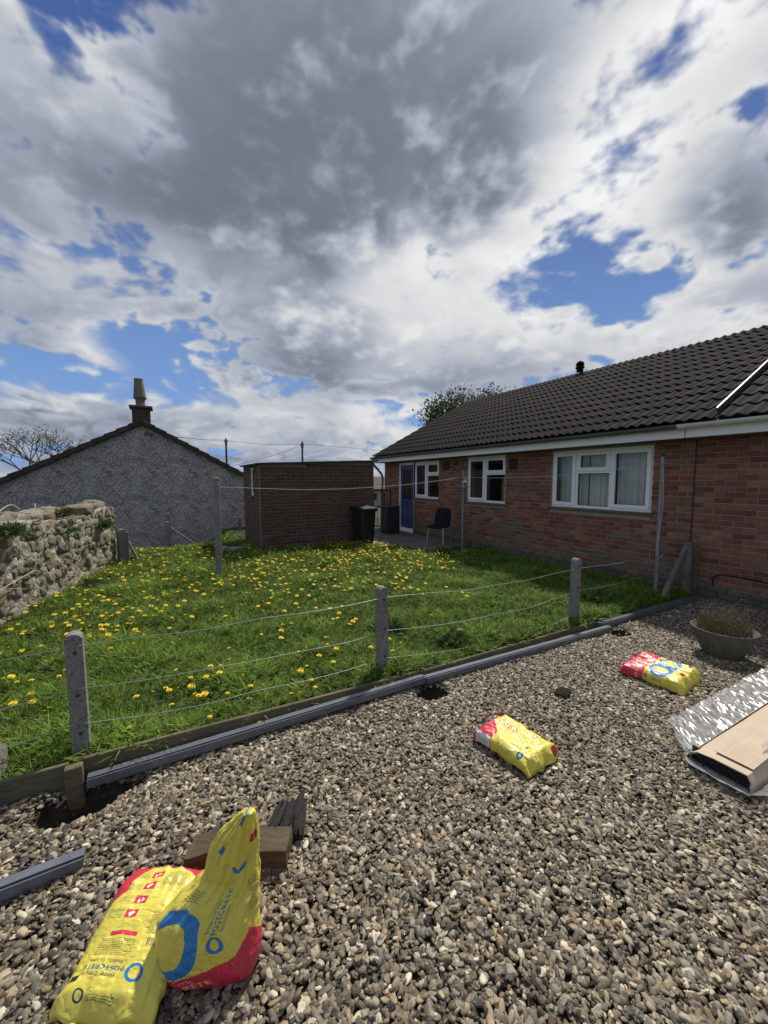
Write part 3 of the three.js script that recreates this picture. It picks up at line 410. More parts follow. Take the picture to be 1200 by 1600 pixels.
{
  STONE.forEach((m) => m.color.multiplyScalar(1.15));
  const w = thing('stone_wall', 'old rubble stone wall with lichen and plants along its top', 'wall', [-2.29, 0, -2.63], 1.3284);
  const L = 6.2, H = 1.06, r = rng(12), D = 0.5;
  const core = new THREE.BoxGeometry(L, H + 0.5, D, 260, 60, 12); bend(core, (v) => { v.x += L / 2; v.y += (H + 0.5) / 2 - 0.5; v.z -= D / 2; const n = fbm(v.x * 5, v.y * 5, v.z * 5 + 2, 4), n2 = fbm(v.x * 18, v.y * 18, v.z * 18, 2); if (v.z > -0.05) v.z += n * 0.07 + n2 * 0.03 - 0.004; if (v.y > H - 0.05) v.y += n * 0.10 + 0.05 * Math.sin(v.x * 2.3); if (v.x > L - 0.02) v.x += n * 0.05; }); core.computeVertexNormals();
  part('mortar_core', metreUV(core), std(0.52, 0.48, 0.40, 1, { map: lichenT, bumpMap: soilB, bumpScale: 0.02 }), w);
  const G = [...Array(9).keys()].map((i) => metreUV(blob(3, i + 1, 4.5, 0.20, 2.2), i * 0.21));
  const put = (x, y, z, a, b, c, t = 0.12) => { const m = part('stone', G[Math.floor(r() * 9)], STONE[Math.floor(r() * 6)], w); m.position.set(x, y, z); m.scale.set(a, b, c); m.rotation.set((r() - 0.5) * t, (r() - 0.5) * t * 2, (r() - 0.5) * t * 1.6); };
  let y = -0.10; while (y < H - 0.03) { const h = 0.075 + r() * 0.10; let x = 1.55 + r() * 0.1; while (x < L - 0.06) { const ww = 0.07 + r() * r() * 0.28, hh = h * (0.75 + r() * 0.5); put(x + ww / 2, y + h / 2 + (r() - 0.5) * 0.05, -0.074 + (r() - 0.5) * 0.036, ww * 0.54, hh * 0.56, 0.085, 0.34); x += ww * 0.97 + (r() < 0.15 ? 0.05 : 0); } y += h + 0.004; }
  for (let yy = -0.1; yy < H - 0.05; yy += 0.15) for (let z = -0.08; z > -0.46; z -= 0.17) put(L - 0.015, yy + 0.08, z, 0.07, 0.08, 0.09, 0.3);
  for (let x = 1.5; x < L - 0.1; x += 0.16 + r() * 0.22) { const s = 0.09 + r() * 0.09; put(x, H + 0.01 + r() * 0.05, -0.12 - r() * 0.25, s * 1.3, s * 0.65, s * 1.1, 0.6); }
  put(5.35, H + 0.06, -0.16, 0.20, 0.085, 0.15, 0.1); put(5.80, H + 0.05, -0.2, 0.18, 0.09, 0.16, 0.2); put(6.05, H + 0.08, -0.25, 0.11, 0.10, 0.16, 0.2);
}
function leafGeo(len, wid, curl) { const g = new THREE.BufferGeometry(); g.setAttribute('position', new THREE.Float32BufferAttribute([0, 0, 0, -wid / 2, curl * 0.6, len * 0.45, wid / 2, curl * 0.6, len * 0.45, 0, 0, len], 3)); g.setIndex([0, 2, 1, 1, 2, 3]); return g; }
function leafMass(n, f, len, wid, seed, cols, flat = 0) { // n small leaves; f(r) gives position and outward direction
  const r = rng(seed), list = [], q = new THREE.Quaternion(), Z = new THREE.Vector3(0, 0, 1), m = new THREE.Matrix4();
  for (let i = 0; i < n; i++) { const [p, d] = f(r, i); d.x += (r() - 0.5) * 0.9; d.y += (r() - 0.5) * 0.9 - flat; d.z += (r() - 0.5) * 0.9; q.setFromUnitVectors(Z, d.normalize()); q.multiply(new THREE.Quaternion().setFromAxisAngle(Z, r() * 6.3)); const s = 0.6 + r() * 0.7; m.compose(p, q, new THREE.Vector3(s, s, s)); const c = cols[Math.floor(r() * cols.length)], t = 0.8 + r() * 0.4; list.push(tint(leafGeo(len, wid, len * 0.15).toNonIndexed().applyMatrix4(m), c.map((x) => x * t))); }
  const g = mergeGeometries(list, false); g.computeVertexNormals(); return g;
}
M.leaf = new THREE.MeshPhysicalMaterial({ color: col(1, 1, 1), vertexColors: true, roughness: 0.75, transmission: 0.25, thickness: 0, side: THREE.DoubleSide });
M.twig = std(0.42, 0.37, 0.29, 0.95);
const GREENS = [[0.0743, 0.1283, 0.0297], [0.1013, 0.1688, 0.0378], [0.0607, 0.1013, 0.027], [0.135, 0.189, 0.0473]];
const OLIVE = [[0.12, 0.12, 0.035], [0.16, 0.14, 0.05], [0.09, 0.10, 0.03], [0.17, 0.09, 0.045]];
function bush(name, label, pos, rad, n, len, wid, seed, cols, category = 'plant', group, squash = 0.7) {
  const t = thing(name, label, category, pos, 0, group);
  part('foliage', leafMass(n, (r) => { const v = new THREE.Vector3(r() - 0.5, r() * 0.9, r() - 0.5).normalize(), k = Math.pow(r(), 0.5) * (0.7 + 0.5 * fbm(v.x * 2, v.y * 2, v.z * 2 + seed, 2)); return [new THREE.Vector3(v.x * rad * k, v.y * rad * k * squash, v.z * rad * k), v.clone()]; }, len, wid, seed, cols), M.leaf, t);
  const r = rng(seed + 1), st = []; for (let i = 0; i < 7; i++) { const a = r() * 6.3; st.push(bar([0, 0, 0], [Math.cos(a) * rad * 0.5, rad * squash * 0.7, Math.sin(a) * rad * 0.5], 0.004, 0.002, 5)); } part('stem', merged(st), M.twig, t); return t;
}
const wallAt = (s, y, z) => [-2.29 + 0.24 * s + 0.971 * z, y, -2.63 - 0.971 * s + 0.24 * z];
bush('wall_fern', 'bushy green plant hanging on the stone wall near its end', wallAt(5.55, 0.80, 0.07), 0.21, 1000, 0.05, 0.018, 31, GREENS);
bush('wall_moss', 'olive and rust coloured stonecrop mat on top of the stone wall', wallAt(4.7, 1.09, -0.10), 0.27, 1600, 0.03, 0.015, 32, OLIVE, 'plant', undefined, 0.45);
bush('wall_weed', 'dark green leafy weed on the stone wall beside the dead stems', wallAt(3.2, 0.98, 0.05), 0.24, 900, 0.05, 0.02, 33, GREENS);
bush('wall_seedling', 'small bright green seedling below the stonecrop on the wall', wallAt(4.55, 0.86, 0.06), 0.10, 260, 0.03, 0.014, 34, [[0.11, 0.19, 0.03], [0.09, 0.16, 0.03]]);
bush('wall_foot_weed', 'low green weed at the foot of the stone wall end', wallAt(6.35, 0.0, 0.12), 0.26, 900, 0.05, 0.022, 35, GREENS);
{
  const t = thing('dead_stems', 'bleached dead plant stems lying over the wall top', 'plant', wallAt(3.2, 1.05, -0.1)), r = rng(44), d = new THREE.Vector3(0.24, 0, -0.971);
  for (let i = 0; i < 9; i++) { const s = (r() - 0.25) * 0.5, k = 0.25 + r() * 0.55, h = 0.08 + r() * 0.3, p = []; for (let j = 0; j < 5; j++) { const u = j / 4; p.push([d.x * (s + k * u) + 0.25 * (r() - 0.3) * u, -0.06 + h * Math.sin(u * 2.2) + (r() - 0.5) * 0.03, d.z * (s + k * u) + 0.12 * (r() - 0.5) * u]); } part('stem', tube(p, 0.004 + r() * 0.004, 16, 5), M.twig, t); }
}
{ const a = wallAt(2.2, 0.30, 0.10), b = wallAt(3.55, 0.52, 0.06); one('bleached_twig', merged([tube([a, [(a[0] + b[0]) / 2, 0.45, (a[2] + b[2]) / 2], b], 0.006, 14, 5), bar(b, wallAt(3.65, 0.35, 0.08), 0.004), bar(wallAt(3.0, 0.45, 0.08), wallAt(3.3, 0.36, 0.10), 0.003)]), M.twig, 'thin bleached twig leaning on the stone wall face', 'twig'); }

// ---------------------------------------------------------------- post and wire fence
function postGeo(w, d, h, seed) { const s = new THREE.Shape(); s.moveTo(-w / 2, -0.3); s.lineTo(w / 2, -0.3); s.lineTo(w / 2, h - w / 2); s.absarc(0, h - w / 2, w / 2, 0, Math.PI, false); s.lineTo(-w / 2, -0.3);
  let g = new THREE.ExtrudeGeometry(s, { depth: d - 0.016, bevelEnabled: true, bevelThickness: 0.008, bevelSize: 0.008, bevelOffset: -0.008, bevelSegments: 2, curveSegments: 10, steps: 1 }); g.translate(0, 0, -d / 2 + 0.008); g = metreUV(g, seed * 0.3); bend(g, (v) => { const n = fbm(v.x * 14 + seed, v.y * 14, v.z * 14, 2); v.x += n * 0.004; v.z += n * 0.004; }); return g; }
{
  const f = thing('post_and_wire_fence', 'concrete post and wire fence along the lawn edge', 'fence');
  const P = [[-2.45, 0.78], [-0.455, 0.765], [1.49, 0.76], [3.94, 0.74]], Zp = -2.66; 
  P.forEach(([x, h], i) => { const lean = [0, 0.005, 0.012, -0.012][i]; const p = part('post', postGeo(0.080, 0.082, h, i + 1), M.concrete, f); p.position.set(x, 0, Zp); p.rotation.set(0, [0, 0.05, 0.10, -0.08][i], lean);
    for (const y of [0.66, 0.42, 0.2]) { const c = cyl(0.009, 0.009, 0.012, 8); c.rotateX(Math.PI / 2); c.translate((i % 2 ? 0.004 : -0.006), y, 0.0355); part('wire_hole', c, M.seal, p); } });
  const HY = [[0.72, 0.70, 0.68, 0.635, 0.58], [0.48, 0.46, 0.41, 0.39, 0.36], [0.28, 0.26, 0.185, 0.14, 0.16]], X = [-2.45, -0.455, 1.49, 3.94, 5.84];
  HY.forEach((hs, k) => { for (let i = 0; i < 4; i++) { const p = [], r = rng(k * 9 + i); for (let j = 0; j <= 6; j++) { const u = j / 6, sag = (0.05 + 0.03 * k) * 4 * u * (1 - u) * (i === 2 ? 0.9 : 0.45); p.push([lerp(X[i], X[i + 1], u), lerp(hs[i], hs[i + 1], u) - sag + (j > 0 && j < 6 ? (r() - 0.5) * 0.022 : 0), Zp + (i === 3 ? lerp(0.046, -0.08, u) : 0.047) + (j > 0 && j < 6 ? (r() - 0.5) * 0.02 : 0)]); } part('wire', tube(p, 0.0022, 40, 5), M.wire, f); } });
  const coil = new THREE.TorusGeometry(0.06, 0.003, 5, 28); coil.rotateY(0.9); coil.translate(5.55, 0.56, -2.72); part('wire_coil', coil, M.wire, f);
  part('loose_wire', tube([[-1.1, 0.5, -2.6], [-0.95, 0.62, -2.62], [-0.85, 0.5, -2.6], [-0.9, 0.42, -2.58], [-1.05, 0.36, -2.6]], 0.0022, 30, 5), M.wire, f);
}
{
  const t = thing('timber_edging', 'row of weathered timber boards on edge between lawn and gravel', 'edging');
  const B = [[-3.2, -0.485, 0.165, 0.125], [-0.425, 1.735, 0.13, 0.070], [1.745, 4.02, 0.070, 0.055], [4.03, 6.30, 0.05, 0.015]];
  B.forEach(([a, b, ya, yb], i) => { const g = box(b - a, 0.16, 0.024, 0, -0.08, 0, 0.003), m = part('plank', g, i === 0 ? M.timberGreen : M.timber, t); m.position.set((a + b) / 2, (ya + yb) / 2, -2.492 - (i % 2) * 0.006); m.rotation.set(0.02 * (i % 2 ? 1 : -1), 0, Math.atan2(yb - ya, b - a)); });
  const s = part('stake', box(0.075, 0.36, 0.045, 0, -0.05, 0, 0.004), M.timber, t); s.position.set(-0.455, 0.0, -2.445); s.rotation.z = 0.03;
}
// grey slotted rails
M.rail = new THREE.MeshPhysicalMaterial({ color: col(0.175, 0.19, 0.225), roughness: 0.38, metalness: 0.15, clearcoat: 0.15, map: grainT });
function railGeo(L) { const s = new THREE.Shape([[-0.036, 0], [0.036, 0], [0.040, 0.022], [0.024, 0.046], [-0.018, 0.048], [-0.018, 0.010], [-0.031, 0.010], [-0.031, 0.046], [-0.036, 0.046]].map((p) => new THREE.Vector2(...p))); const g = new THREE.ExtrudeGeometry(s, { depth: L, bevelEnabled: true, bevelThickness: 0.001, bevelSize: 0.001, bevelOffset: -0.001, bevelSegments: 1 }); g.translate(0, 0, -L / 2); g.rotateY(-Math.PI / 2); bend(g, (v) => { v.z = -v.z; }); const ix = g.index; const q = metreUV(g); const p = q.attributes.position; for (let i = 0; i < p.count; i += 3) { const x = p.getX(i), y = p.getY(i), z = p.getZ(i); p.setXYZ(i, p.getX(i + 1), p.getY(i + 1), p.getZ(i + 1)); p.setXYZ(i + 1, x, y, z); } q.computeVertexNormals(); return q; }
for (const [a, b, za, zb, ya, yb, l] of [[-0.40, 1.725, -2.425, -2.425, 0.018, 0.022, 'long grey slotted rail spanning the dug holes beside the boards'], [1.735, 4.10, -2.415, -2.35, 0.012, 0.0, 'grey slotted rail lying past the small hole to below the bag'], [4.06, 6.30, -2.440, -2.43, 0.012, -0.02, 'grey slotted rail running up to the brick wall'], [-1.9, -0.345, -1.90, -1.925, 0.012, 0.012, 'short grey slotted rail lying alone on the gravel']]) {
  const m = one('slotted_rail', railGeo(Math.hypot(b - a, zb - za)), M.rail, l, 'rail', [(a + b) / 2, (ya + yb) / 2, (za + zb) / 2], Math.atan2(-(zb - za), b - a), 'grey slotted rails'); m.rotation.z = Math.atan2(yb - ya, b - a); }

// ---------------------------------------------------------------- posts, poles and lines
{
  const t = thing('strainer_post', 'weathered timber corner post with diagonal brace against the brick wall', 'post');
  const p = part('post', metreUV(bend(box(0.10, 1.05, 0.09, 0, 0.22, 0, 0.012), (v) => { if (v.y > 0.6) v.y += 0.03 * fbm(v.x * 30, 2, v.z * 30, 2); })), M.timberGrey, t); p.position.set(6.30, 0, -2.58);
  const p2 = part('post', box(0.05, 0.85, 0.06, 0, 0.25, 0, 0.006), M.timber, t); p2.position.set(6.39, 0, -2.52);
  const b = part('brace', box(0.085, 0.98, 0.06, 0, 0, 0, 0.01), M.timberGrey, t); b.position.set(6.00, 0.33, -2.60); b.rotation.z = -0.72;
}
function pole(label, x, z, h, group) { const t = thing('clothes_pole', label, 'pole', [x, -0.05, z], 0, group); part('tube', cyl(0.027, 0.025, h + 0.05, 14), M.galv, t); part('cap', cyl(0.028, 0.024, 0.035, 14, 0, h + 0.04, 0), M.black, t); return t; }
{ const t = pole('grey metal clothes pole standing beside the large window', 5.83, -2.74, 1.92, 'clothes poles'); part('cross_hook', merged([bar([-0.07, 1.86, -0.07], [0.07, 1.87, 0.07], 0.006), bar([0.03, 1.855, -0.06], [-0.03, 1.865, 0.06], 0.006), new THREE.TorusGeometry(0.033, 0.007, 6, 16).rotateX(Math.PI / 2).translate(0, 1.865, 0)]), M.galv, t); part('tied_cord', tube([[-0.03, 1.8, 0.03], [-0.07, 1.2, 0.06], [-0.09, 0.8, 0.03], [-0.03, 0.6, 0.03], [0.06, 0.66, 0.05]], 0.003, 40, 5), M.cord, t); }
{ const t = pole('grey metal clothes pole with a small feeder tray near the chair', 5.78, -6.66, 1.84, 'clothes poles'); part('cleat', merged([box(0.03, 0.12, 0.02, 0.0, 1.74, 0.035, 0.004), bar([-0.04, 1.72, 0.04], [0.05, 1.73, 0.04], 0.006)]), M.galv, t);
  const f = thing('bird_feeder', 'small pale topped feeder tray clamped to the clothes pole', 'bird feeder', [5.80, 1.45, -6.61]); part('tray', box(0.15, 0.025, 0.12, 0, 0, 0, 0.004), std(0.30, 0.31, 0.22, 0.7), f); part('roof', new THREE.ConeGeometry(0.10, 0.06, 4).rotateY(0.78).translate(0, 0.13, 0), std(0.55, 0.55, 0.52, 0.6), f); part('hanger', merged([bar([-0.05, 0, 0], [-0.05, 0.12, 0], 0.005), bar([0.05, 0, 0], [0.05, 0.12, 0], 0.005), new THREE.TorusGeometry(0.03, 0.005, 6, 14).translate(0, 0.19, 0)]), M.upvc, f); }
{ const t = thing('line_post', 'tall concrete post with a yellowish top holding the washing line', 'post', [0.74, 0, -6.71]); const g = metreUV(bend(box(0.10, 1.95, 0.09, 0, 0.62, 0, 0.014), (v) => { const k = 1 - 0.18 * (v.y / 1.6); v.x *= k; v.z *= k; v.x += 0.004 * fbm(v.x * 20, v.y * 8, 1, 2); })); part('shaft', g, M.concrete, t); part('cap', merged([box(0.085, 0.06, 0.08, 0, 1.62, 0, 0.012), box(0.10, 0.03, 0.095, 0, 1.52, 0, 0.01)]), std(0.35, 0.29, 0.17, 0.9, { map: concT }), t); }
one('washing_line', merged([tube([[0.74, 1.49, -6.71], [2.4, 1.43, -6.70], [4.2, 1.50, -6.68], [5.78, 1.66, -6.66]], 0.0045, 60, 6), tube([[5.78, 1.66, -6.66], [5.80, 1.64, -5.4], [5.82, 1.70, -4.0], [5.83, 1.82, -2.74]], 0.0035, 50, 6)]), M.cord, 'pale washing line strung between concrete post and clothes poles', 'line');
{ const t = thing('concrete_strut_post', 'short concrete post with a propping strut at the end of the stone wall', 'post', [-0.66, -0.02, -8.55]); const p = part('post', postGeo(0.15, 0.10, 0.72, 5), M.concrete, t); p.rotation.y = 0.5; p.position.set(-0.03, 0, -0.08); const s = part('strut', box(0.05, 0.70, 0.06, 0, 0, 0, 0.008), M.concrete, t); s.position.set(0.14, 0.24, -0.12); s.rotation.z = 0.36; part('thin_stake', box(0.04, 0.75, 0.05, 0.06, 0.30, 0.06, 0.006), M.timberGrey, t); }
{ const t = thing('leaning_fence_post', 'leaning concrete post with diagonal brace before the roughcast gable', 'post', [-0.06, -0.05, -9.9]); const p = part('post', postGeo(0.09, 0.09, 0.74, 6), M.concrete, t); p.rotation.z = -0.16; const q = part('post', postGeo(0.10, 0.09, 0.90, 7), M.concrete, t); q.position.set(0.14, 0, -0.25); const b = part('brace', box(0.05, 0.82, 0.05, 0, 0, 0, 0.006), M.concrete, t); b.position.set(0.41, 0.35, -0.25); b.rotation.z = 0.86; }
{ const t = thing('old_fence_post', 'thin dark post beside the roughcast gable behind the shed', 'post', [2.02, -0.35, -12.6]); part('post', box(0.09, 0.95, 0.08, 0, 0.35, 0, 0.01), M.timberGrey, t); part('rail', merged([bar([0.25, 0.0, 0], [0.25, 0.55, 0], 0.012), bar([0.4, 0.0, 0], [0.4, 0.5, 0], 0.012)]), M.darkMetal, t); }
{ const g = metreUV(blob(3, 4, 2.6, 0.22, 2)); g.scale(0.30, 0.10, 0.20); one('rubble_sack', g, std(0.26, 0.27, 0.29, 0.8, { map: concT }), 'slumped grey sack on the grass beside the shed', 'sack', [1.38, 0.03, -9.05], 0.2); const q = metreUV(blob(2, 8, 3, 0.2)); q.scale(0.10, 0.13, 0.05); one('broken_slab', q, std(0.42, 0.42, 0.42, 0.9, { map: concT }), 'pale broken slab standing behind the line post', 'slab', [1.05, 0.05, -8.9], 0.4); }
{ const g = metreUV(blob(3, 6, 2.8, 0.16, 1.5)); g.scale(0.13, 0.13, 0.10); one('field_stone', g, STONE[3], 'grey lump of stone on the grass against the edging board', 'stone', [-0.90, 0.10, -2.68], 0.3); }
one('bent_wire_stub', tube([[-0.78, 0.0, -2.56], [-0.78, 0.2, -2.56], [-0.80, 0.22, -2.56], [-0.86, 0.26, -2.56], [-0.89, 0.32, -2.55], [-0.88, 0.37, -2.55]], 0.006, 30, 6), M.cord, 'bent pale wire stub sticking up behind the edging board', 'wire');

// ---------------------------------------------------------------- patio things
{
  const b = thing('wheelie_bin', 'black wheelie bin standing in front of the brick shed', 'bin', [4.10, -0.02, -8.22], 0.25); b.scale.set(0.9, 1, 0.9);
  const body = box(0.46, 0.86, 0.50, 0, 0.49, 0, 0.03); bend(body, (v) => { const k = lerp(0.80, 1, v.y / 0.92); v.x *= k; v.z *= k; }); body.computeVertexNormals(); part('body', body, M.black, b);
  part('rim', box(0.52, 0.045, 0.56, 0, 0.915, 0, 0.012), M.black, b); const lid = box(0.53, 0.05, 0.58, 0, 0, 0, 0.02); bend(lid, (v) => { v.y += 0.03 * (1 - (v.x / 0.27) ** 2) * (v.y > 0 ? 1 : 0); }); const l = part('lid', lid, M.black, b); l.position.set(0, 0.965, 0); l.rotation.x = 0.06; part('handle', bar([-0.2, 0.93, -0.32], [0.2, 0.93, -0.32], 0.014), M.black, b);
  for (const s of [-1, 1]) { const w = cyl(0.10, 0.10, 0.05, 20); w.rotateZ(Math.PI / 2); w.translate(s * 0.22 - 0.025 * -s, 0.10, -0.22); part('wheel', w, M.black, b); }
}
{
  const b = thing('storage_box', 'dark ribbed plastic garden box beside the blue door', 'box', [5.72, 0.05, -9.75], 0.0), m = std(0.028, 0.032, 0.034, 0.6, { map: grainT });
  part('body', box(0.42, 0.74, 0.40, 0, 0.37, 0, 0.01), m, b); part('lid', box(0.45, 0.05, 0.44, 0, 0.775, 0, 0.012), m, b); for (let i = 0; i < 4; i++) part('rib', box(0.43, 0.03, 0.012, 0, 0.12 + i * 0.18, 0.204, 0.004), m, b);
}
{
  const g = thing('metal_gate', 'black barred metal gate between shed and bungalow', 'gate', [4.62, 0.03, -10.75]); part('frame', merged([bar([0.02, 0, 0], [0.02, 1.27, 0], 0.022), bar([1.7, 0, 0], [1.7, 1.27, 0], 0.022), bar([0, 1.24, 0], [1.72, 1.24, 0], 0.018), bar([0, 0.12, 0], [1.72, 0.12, 0], 0.018), bar([0, 0.75, 0], [1.72, 0.75, 0], 0.012)]), M.darkMetal, g); for (let i = 1; i < 14; i++) part('bar', bar([i * 0.121 + 0.02, 0.12, 0], [i * 0.121 + 0.02, 1.24, 0], 0.008), M.darkMetal, g);
}
{
  const c = thing('plastic_chair', 'black plastic stacking chair with metal legs on the patio', 'chair', [5.70, 0.05, -7.40], -1.15), m = new THREE.MeshPhysicalMaterial({ color: col(0.008, 0.009, 0.014), roughness: 0.6, specularIntensity: 0.35 });
  const seat = new THREE.BoxGeometry(0.44, 0.03, 0.42, 12, 1, 12); bend(seat, (v) => { const u = v.x / 0.22, w = v.z / 0.21; v.y += 0.03 * u * u - 0.015 * (1 - w * w) - (w > 0.7 ? (w - 0.7) * 0.06 : 0); const k = 1 - 0.08 * (w < 0 ? -w : 0); v.x *= k; v.y += 0.44; }); seat.computeVertexNormals(); part('seat', seat, m, c);
  const back = new THREE.BoxGeometry(0.42, 0.40, 0.022, 14, 12, 1); bend(back, (v) => { const u = v.x / 0.21, t = (v.y + 0.2) / 0.4; v.x *= 1 - 0.18 * t * t * t; v.y *= 1 - 0.06 * u * u; v.z += 0.06 * u * u - 0.10 * t; v.y += 0.67; v.z -= 0.19; }); back.computeVertexNormals(); part('backrest', back, m, c);
  for (const [x, z, dx, dz] of [[-0.19, 0.17, -0.03, 0.04], [0.19, 0.17, 0.03, 0.04], [-0.18, -0.17, -0.03, -0.06], [0.18, -0.17, 0.03, -0.06]]) part('leg', bar([x + dx, 0, z + dz], [x, 0.44, z], 0.011, 0.011, 10), std(0.55, 0.56, 0.58, 0.3, { metalness: 0.8 }), c);
}
// things seen through the windows
{ // net curtain: one hanging at each side of the big window and one across the middle
  const cur = (z0, z1, seed, label) => { const g = new THREE.PlaneGeometry(z1 - z0, 1.15, 60, 4); g.rotateY(-Math.PI / 2); const r = rng(seed), ph = r() * 6; bend(g, (v) => { v.x = 0.022 * Math.sin(v.z * 55 + ph) + 0.012 * Math.sin(v.z * 120) ; }); g.computeVertexNormals(); one('net_curtain', g, M.curtain, label, 'curtain', [WX + 0.27, 1.60, (z0 + z1) / 2], 0, 'net curtains'); };
  cur(-4.95, -4.35, 2, 'pale net curtain behind the casement furthest from the clothes pole'); cur(-4.30, -3.85, 5, 'pale net curtain behind the split centre light of the large window'); cur(-3.84, -3.14, 8, 'pale net curtain behind the wide casement beside the clothes pole');
  const p = thing('beige_panel', 'beige board in a green frame inside the middle window', 'panel', [WX + 0.42, 1.36, -6.36]); part('board', box(0.02, 0.56, 0.36, 0, 0, 0, 0.004), std(0.42, 0.36, 0.22, 0.8, { map: grainT }), p); part('frame', ring(-0.22, 0.22, -0.32, 0.32, 0.04, -0.012, 0.03), std(0.10, 0.14, 0.08, 0.7), p);
  const f = thing('vase_of_flowers', 'white vase with yellow flowers on the window ledge beside the door', 'vase', [WX + 0.34, 1.13, -8.78]); part('vase', new THREE.LatheGeometry([[0, 0], [0.045, 0], [0.055, 0.1], [0.035, 0.2], [0.045, 0.22]].map((q) => new THREE.Vector2(...q)), 16), std(0.6, 0.6, 0.58, 0.4), f); part('flowers', leafMass(90, (r) => { const v = new THREE.Vector3(r() - 0.5, r() - 0.2, r() - 0.5); return [new THREE.Vector3(v.x * 0.13, 0.33 + v.y * 0.16, v.z * 0.13), v.clone()]; }, 0.04, 0.025, 3, [[0.7, 0.42, 0.03], [0.65, 0.5, 0.05], [0.08, 0.12, 0.03]]), M.leaf, f);
  part('window_ledge', box(0.3, 0.03, 1.1, WX + 0.41, 1.10, -9.0, 0.004), M.upvc, scene.getObjectByName('brick_bungalow'));
}

// ---------------------------------------------------------------- far things
{
  const h = thing('far_cottage', 'pale low house with brown roof seen through the gap by the bungalow', 'house', [20.5, -1.1, -36.5], -0.5); part('wall', box(9, 1.85, 5, 0, 0.92, 0, 0.02), std(0.50, 0.46, 0.38, 0.9, { map: grainT }), h);
  const s = new THREE.Shape([[-2.8, 1.8], [2.8, 1.8], [0, 3.05]].map((p) => new THREE.Vector2(...p))), g = new THREE.ExtrudeGeometry(s, { depth: 9.4, bevelEnabled: false }); g.translate(0, 0, -4.7); g.rotateY(Math.PI / 2); part('roof', metreUV(g), std(0.14, 0.105, 0.085, 0.9, { map: tileT }), h); part('door', box(0.8, 1.5, 0.06, 0.2, 0.76, 2.52), M.darkMetal, h); for (const x of [-2.5, -1.1, 1.6, 3]) part('window', box(0.9, 0.7, 0.06, x, 1.05, 2.52), M.seal, h);
  const utilityPole = (label, x, z, top) => { const t = thing('utility_pole', label, 'utility pole', [x, -1.1, z], 0, 'utility poles'); part('pole', cyl(0.15, 0.11, top + 1.1, 10), std(0.075, 0.06, 0.045, 0.95), t); part('crossarm', merged([box(0.5, 0.14, 0.14, 0, top + 0.75, 0), box(0.24, 0.35, 0.24, 0, top + 0.45, 0)]), std(0.06, 0.05, 0.045, 0.9), t); };
  utilityPole('wooden utility pole standing behind the roughcast roof slope', 7.21, -53.4, 6.85); utilityPole('wooden utility pole standing behind the brick shed', 15.6, -48.6, 6.45);
  const ow = (label, a, b, s) => one('overhead_wire', tube([a, [(a[0] + b[0]) / 2, (a[1] + b[1]) / 2 - s, (a[2] + b[2]) / 2], b], 0.022, 30, 5), M.darkMetal, label, 'wire', [0, 0, 0], 0, 'overhead wires');
  ow('overhead wire strung between the two utility poles', [7.21, 6.6, -53.4], [15.6, 6.1, -48.6], 0.25); ow('overhead wire running from a utility pole down to the roughcast house', [0.04, 3.75, -22], [7.21, 6.65, -53.4], 0.1); ow('overhead wire running from a utility pole over the bungalow roof', [15.6, 6.15, -48.6], [46, 6.6, -42], 0.9); ow('low overhead wire dropping from a utility pole behind the shed', [7.0, 3.2, -46], [15.6, 6.0, -48.6], 0.2);
}
function tree(name, label, pos, h, spread, seed, leaves, leafLen, cols, bark, levels = 5) {
  const t = thing(name, label, 'tree', pos), r = rng(seed), wood = [], tips = [];
  const grow = (p, d, len, rad, lv) => { const q = p.clone().addScaledVector(d, len); wood.push(bar(p.toArray(), q.toArray(), rad, rad * 0.68, lv > 2 ? 6 : 4)); if (lv <= 2) tips.push(q, p.clone().lerp(q, 0.5)); if (lv === 0) return; const n = lv > 3 ? 3 : 2 + (r() < 0.6 ? 1 : 0); for (let i = 0; i < n; i++) { const a = r() * 6.283, tilt = 0.35 + r() * 0.5, ax = new THREE.Vector3(Math.cos(a), 0, Math.sin(a)), e = d.clone().multiplyScalar(Math.cos(tilt)).addScaledVector(ax, Math.sin(tilt) * spread); e.y += 0.10; grow(q, e.normalize(), len * (0.62 + r() * 0.25), rad * 0.62, lv - 1); } };
  grow(new THREE.Vector3(0, 0, 0), new THREE.Vector3(0, 1, 0), h * 0.27, h * 0.022, levels);
  part('trunk', merged(wood), bark, t);
  part('crown', leafMass(leaves, (q, i) => { const a = tips[Math.floor(q() * tips.length)], s = h * 0.045, d = new THREE.Vector3(q() - 0.5, q() - 0.5, q() - 0.5); return [a.clone().addScaledVector(d, s * 2), d.clone()]; }, leafLen, leafLen * 0.5, seed + 3, cols), M.leaf, t);
  return t;
}
const bark = std(0.10, 0.085, 0.065, 0.95);
tree('bare_tree', 'nearly bare spring tree rising behind the roughcast roof', [-5.6, -1.1, -28.5], 6.6, 1.15, 51, 1500, 0.10, [[0.14, 0.13, 0.05], [0.11, 0.11, 0.045]], bark, 6);
tree('leafy_tree', 'leafy green tree showing above the bungalow roof ridge', [17.0, -1.0, -19.1], 9.9, 1.35, 63, 11000, 0.18, [[0.07, 0.09, 0.03], [0.10, 0.12, 0.035], [0.05, 0.07, 0.022]], bark, 5);

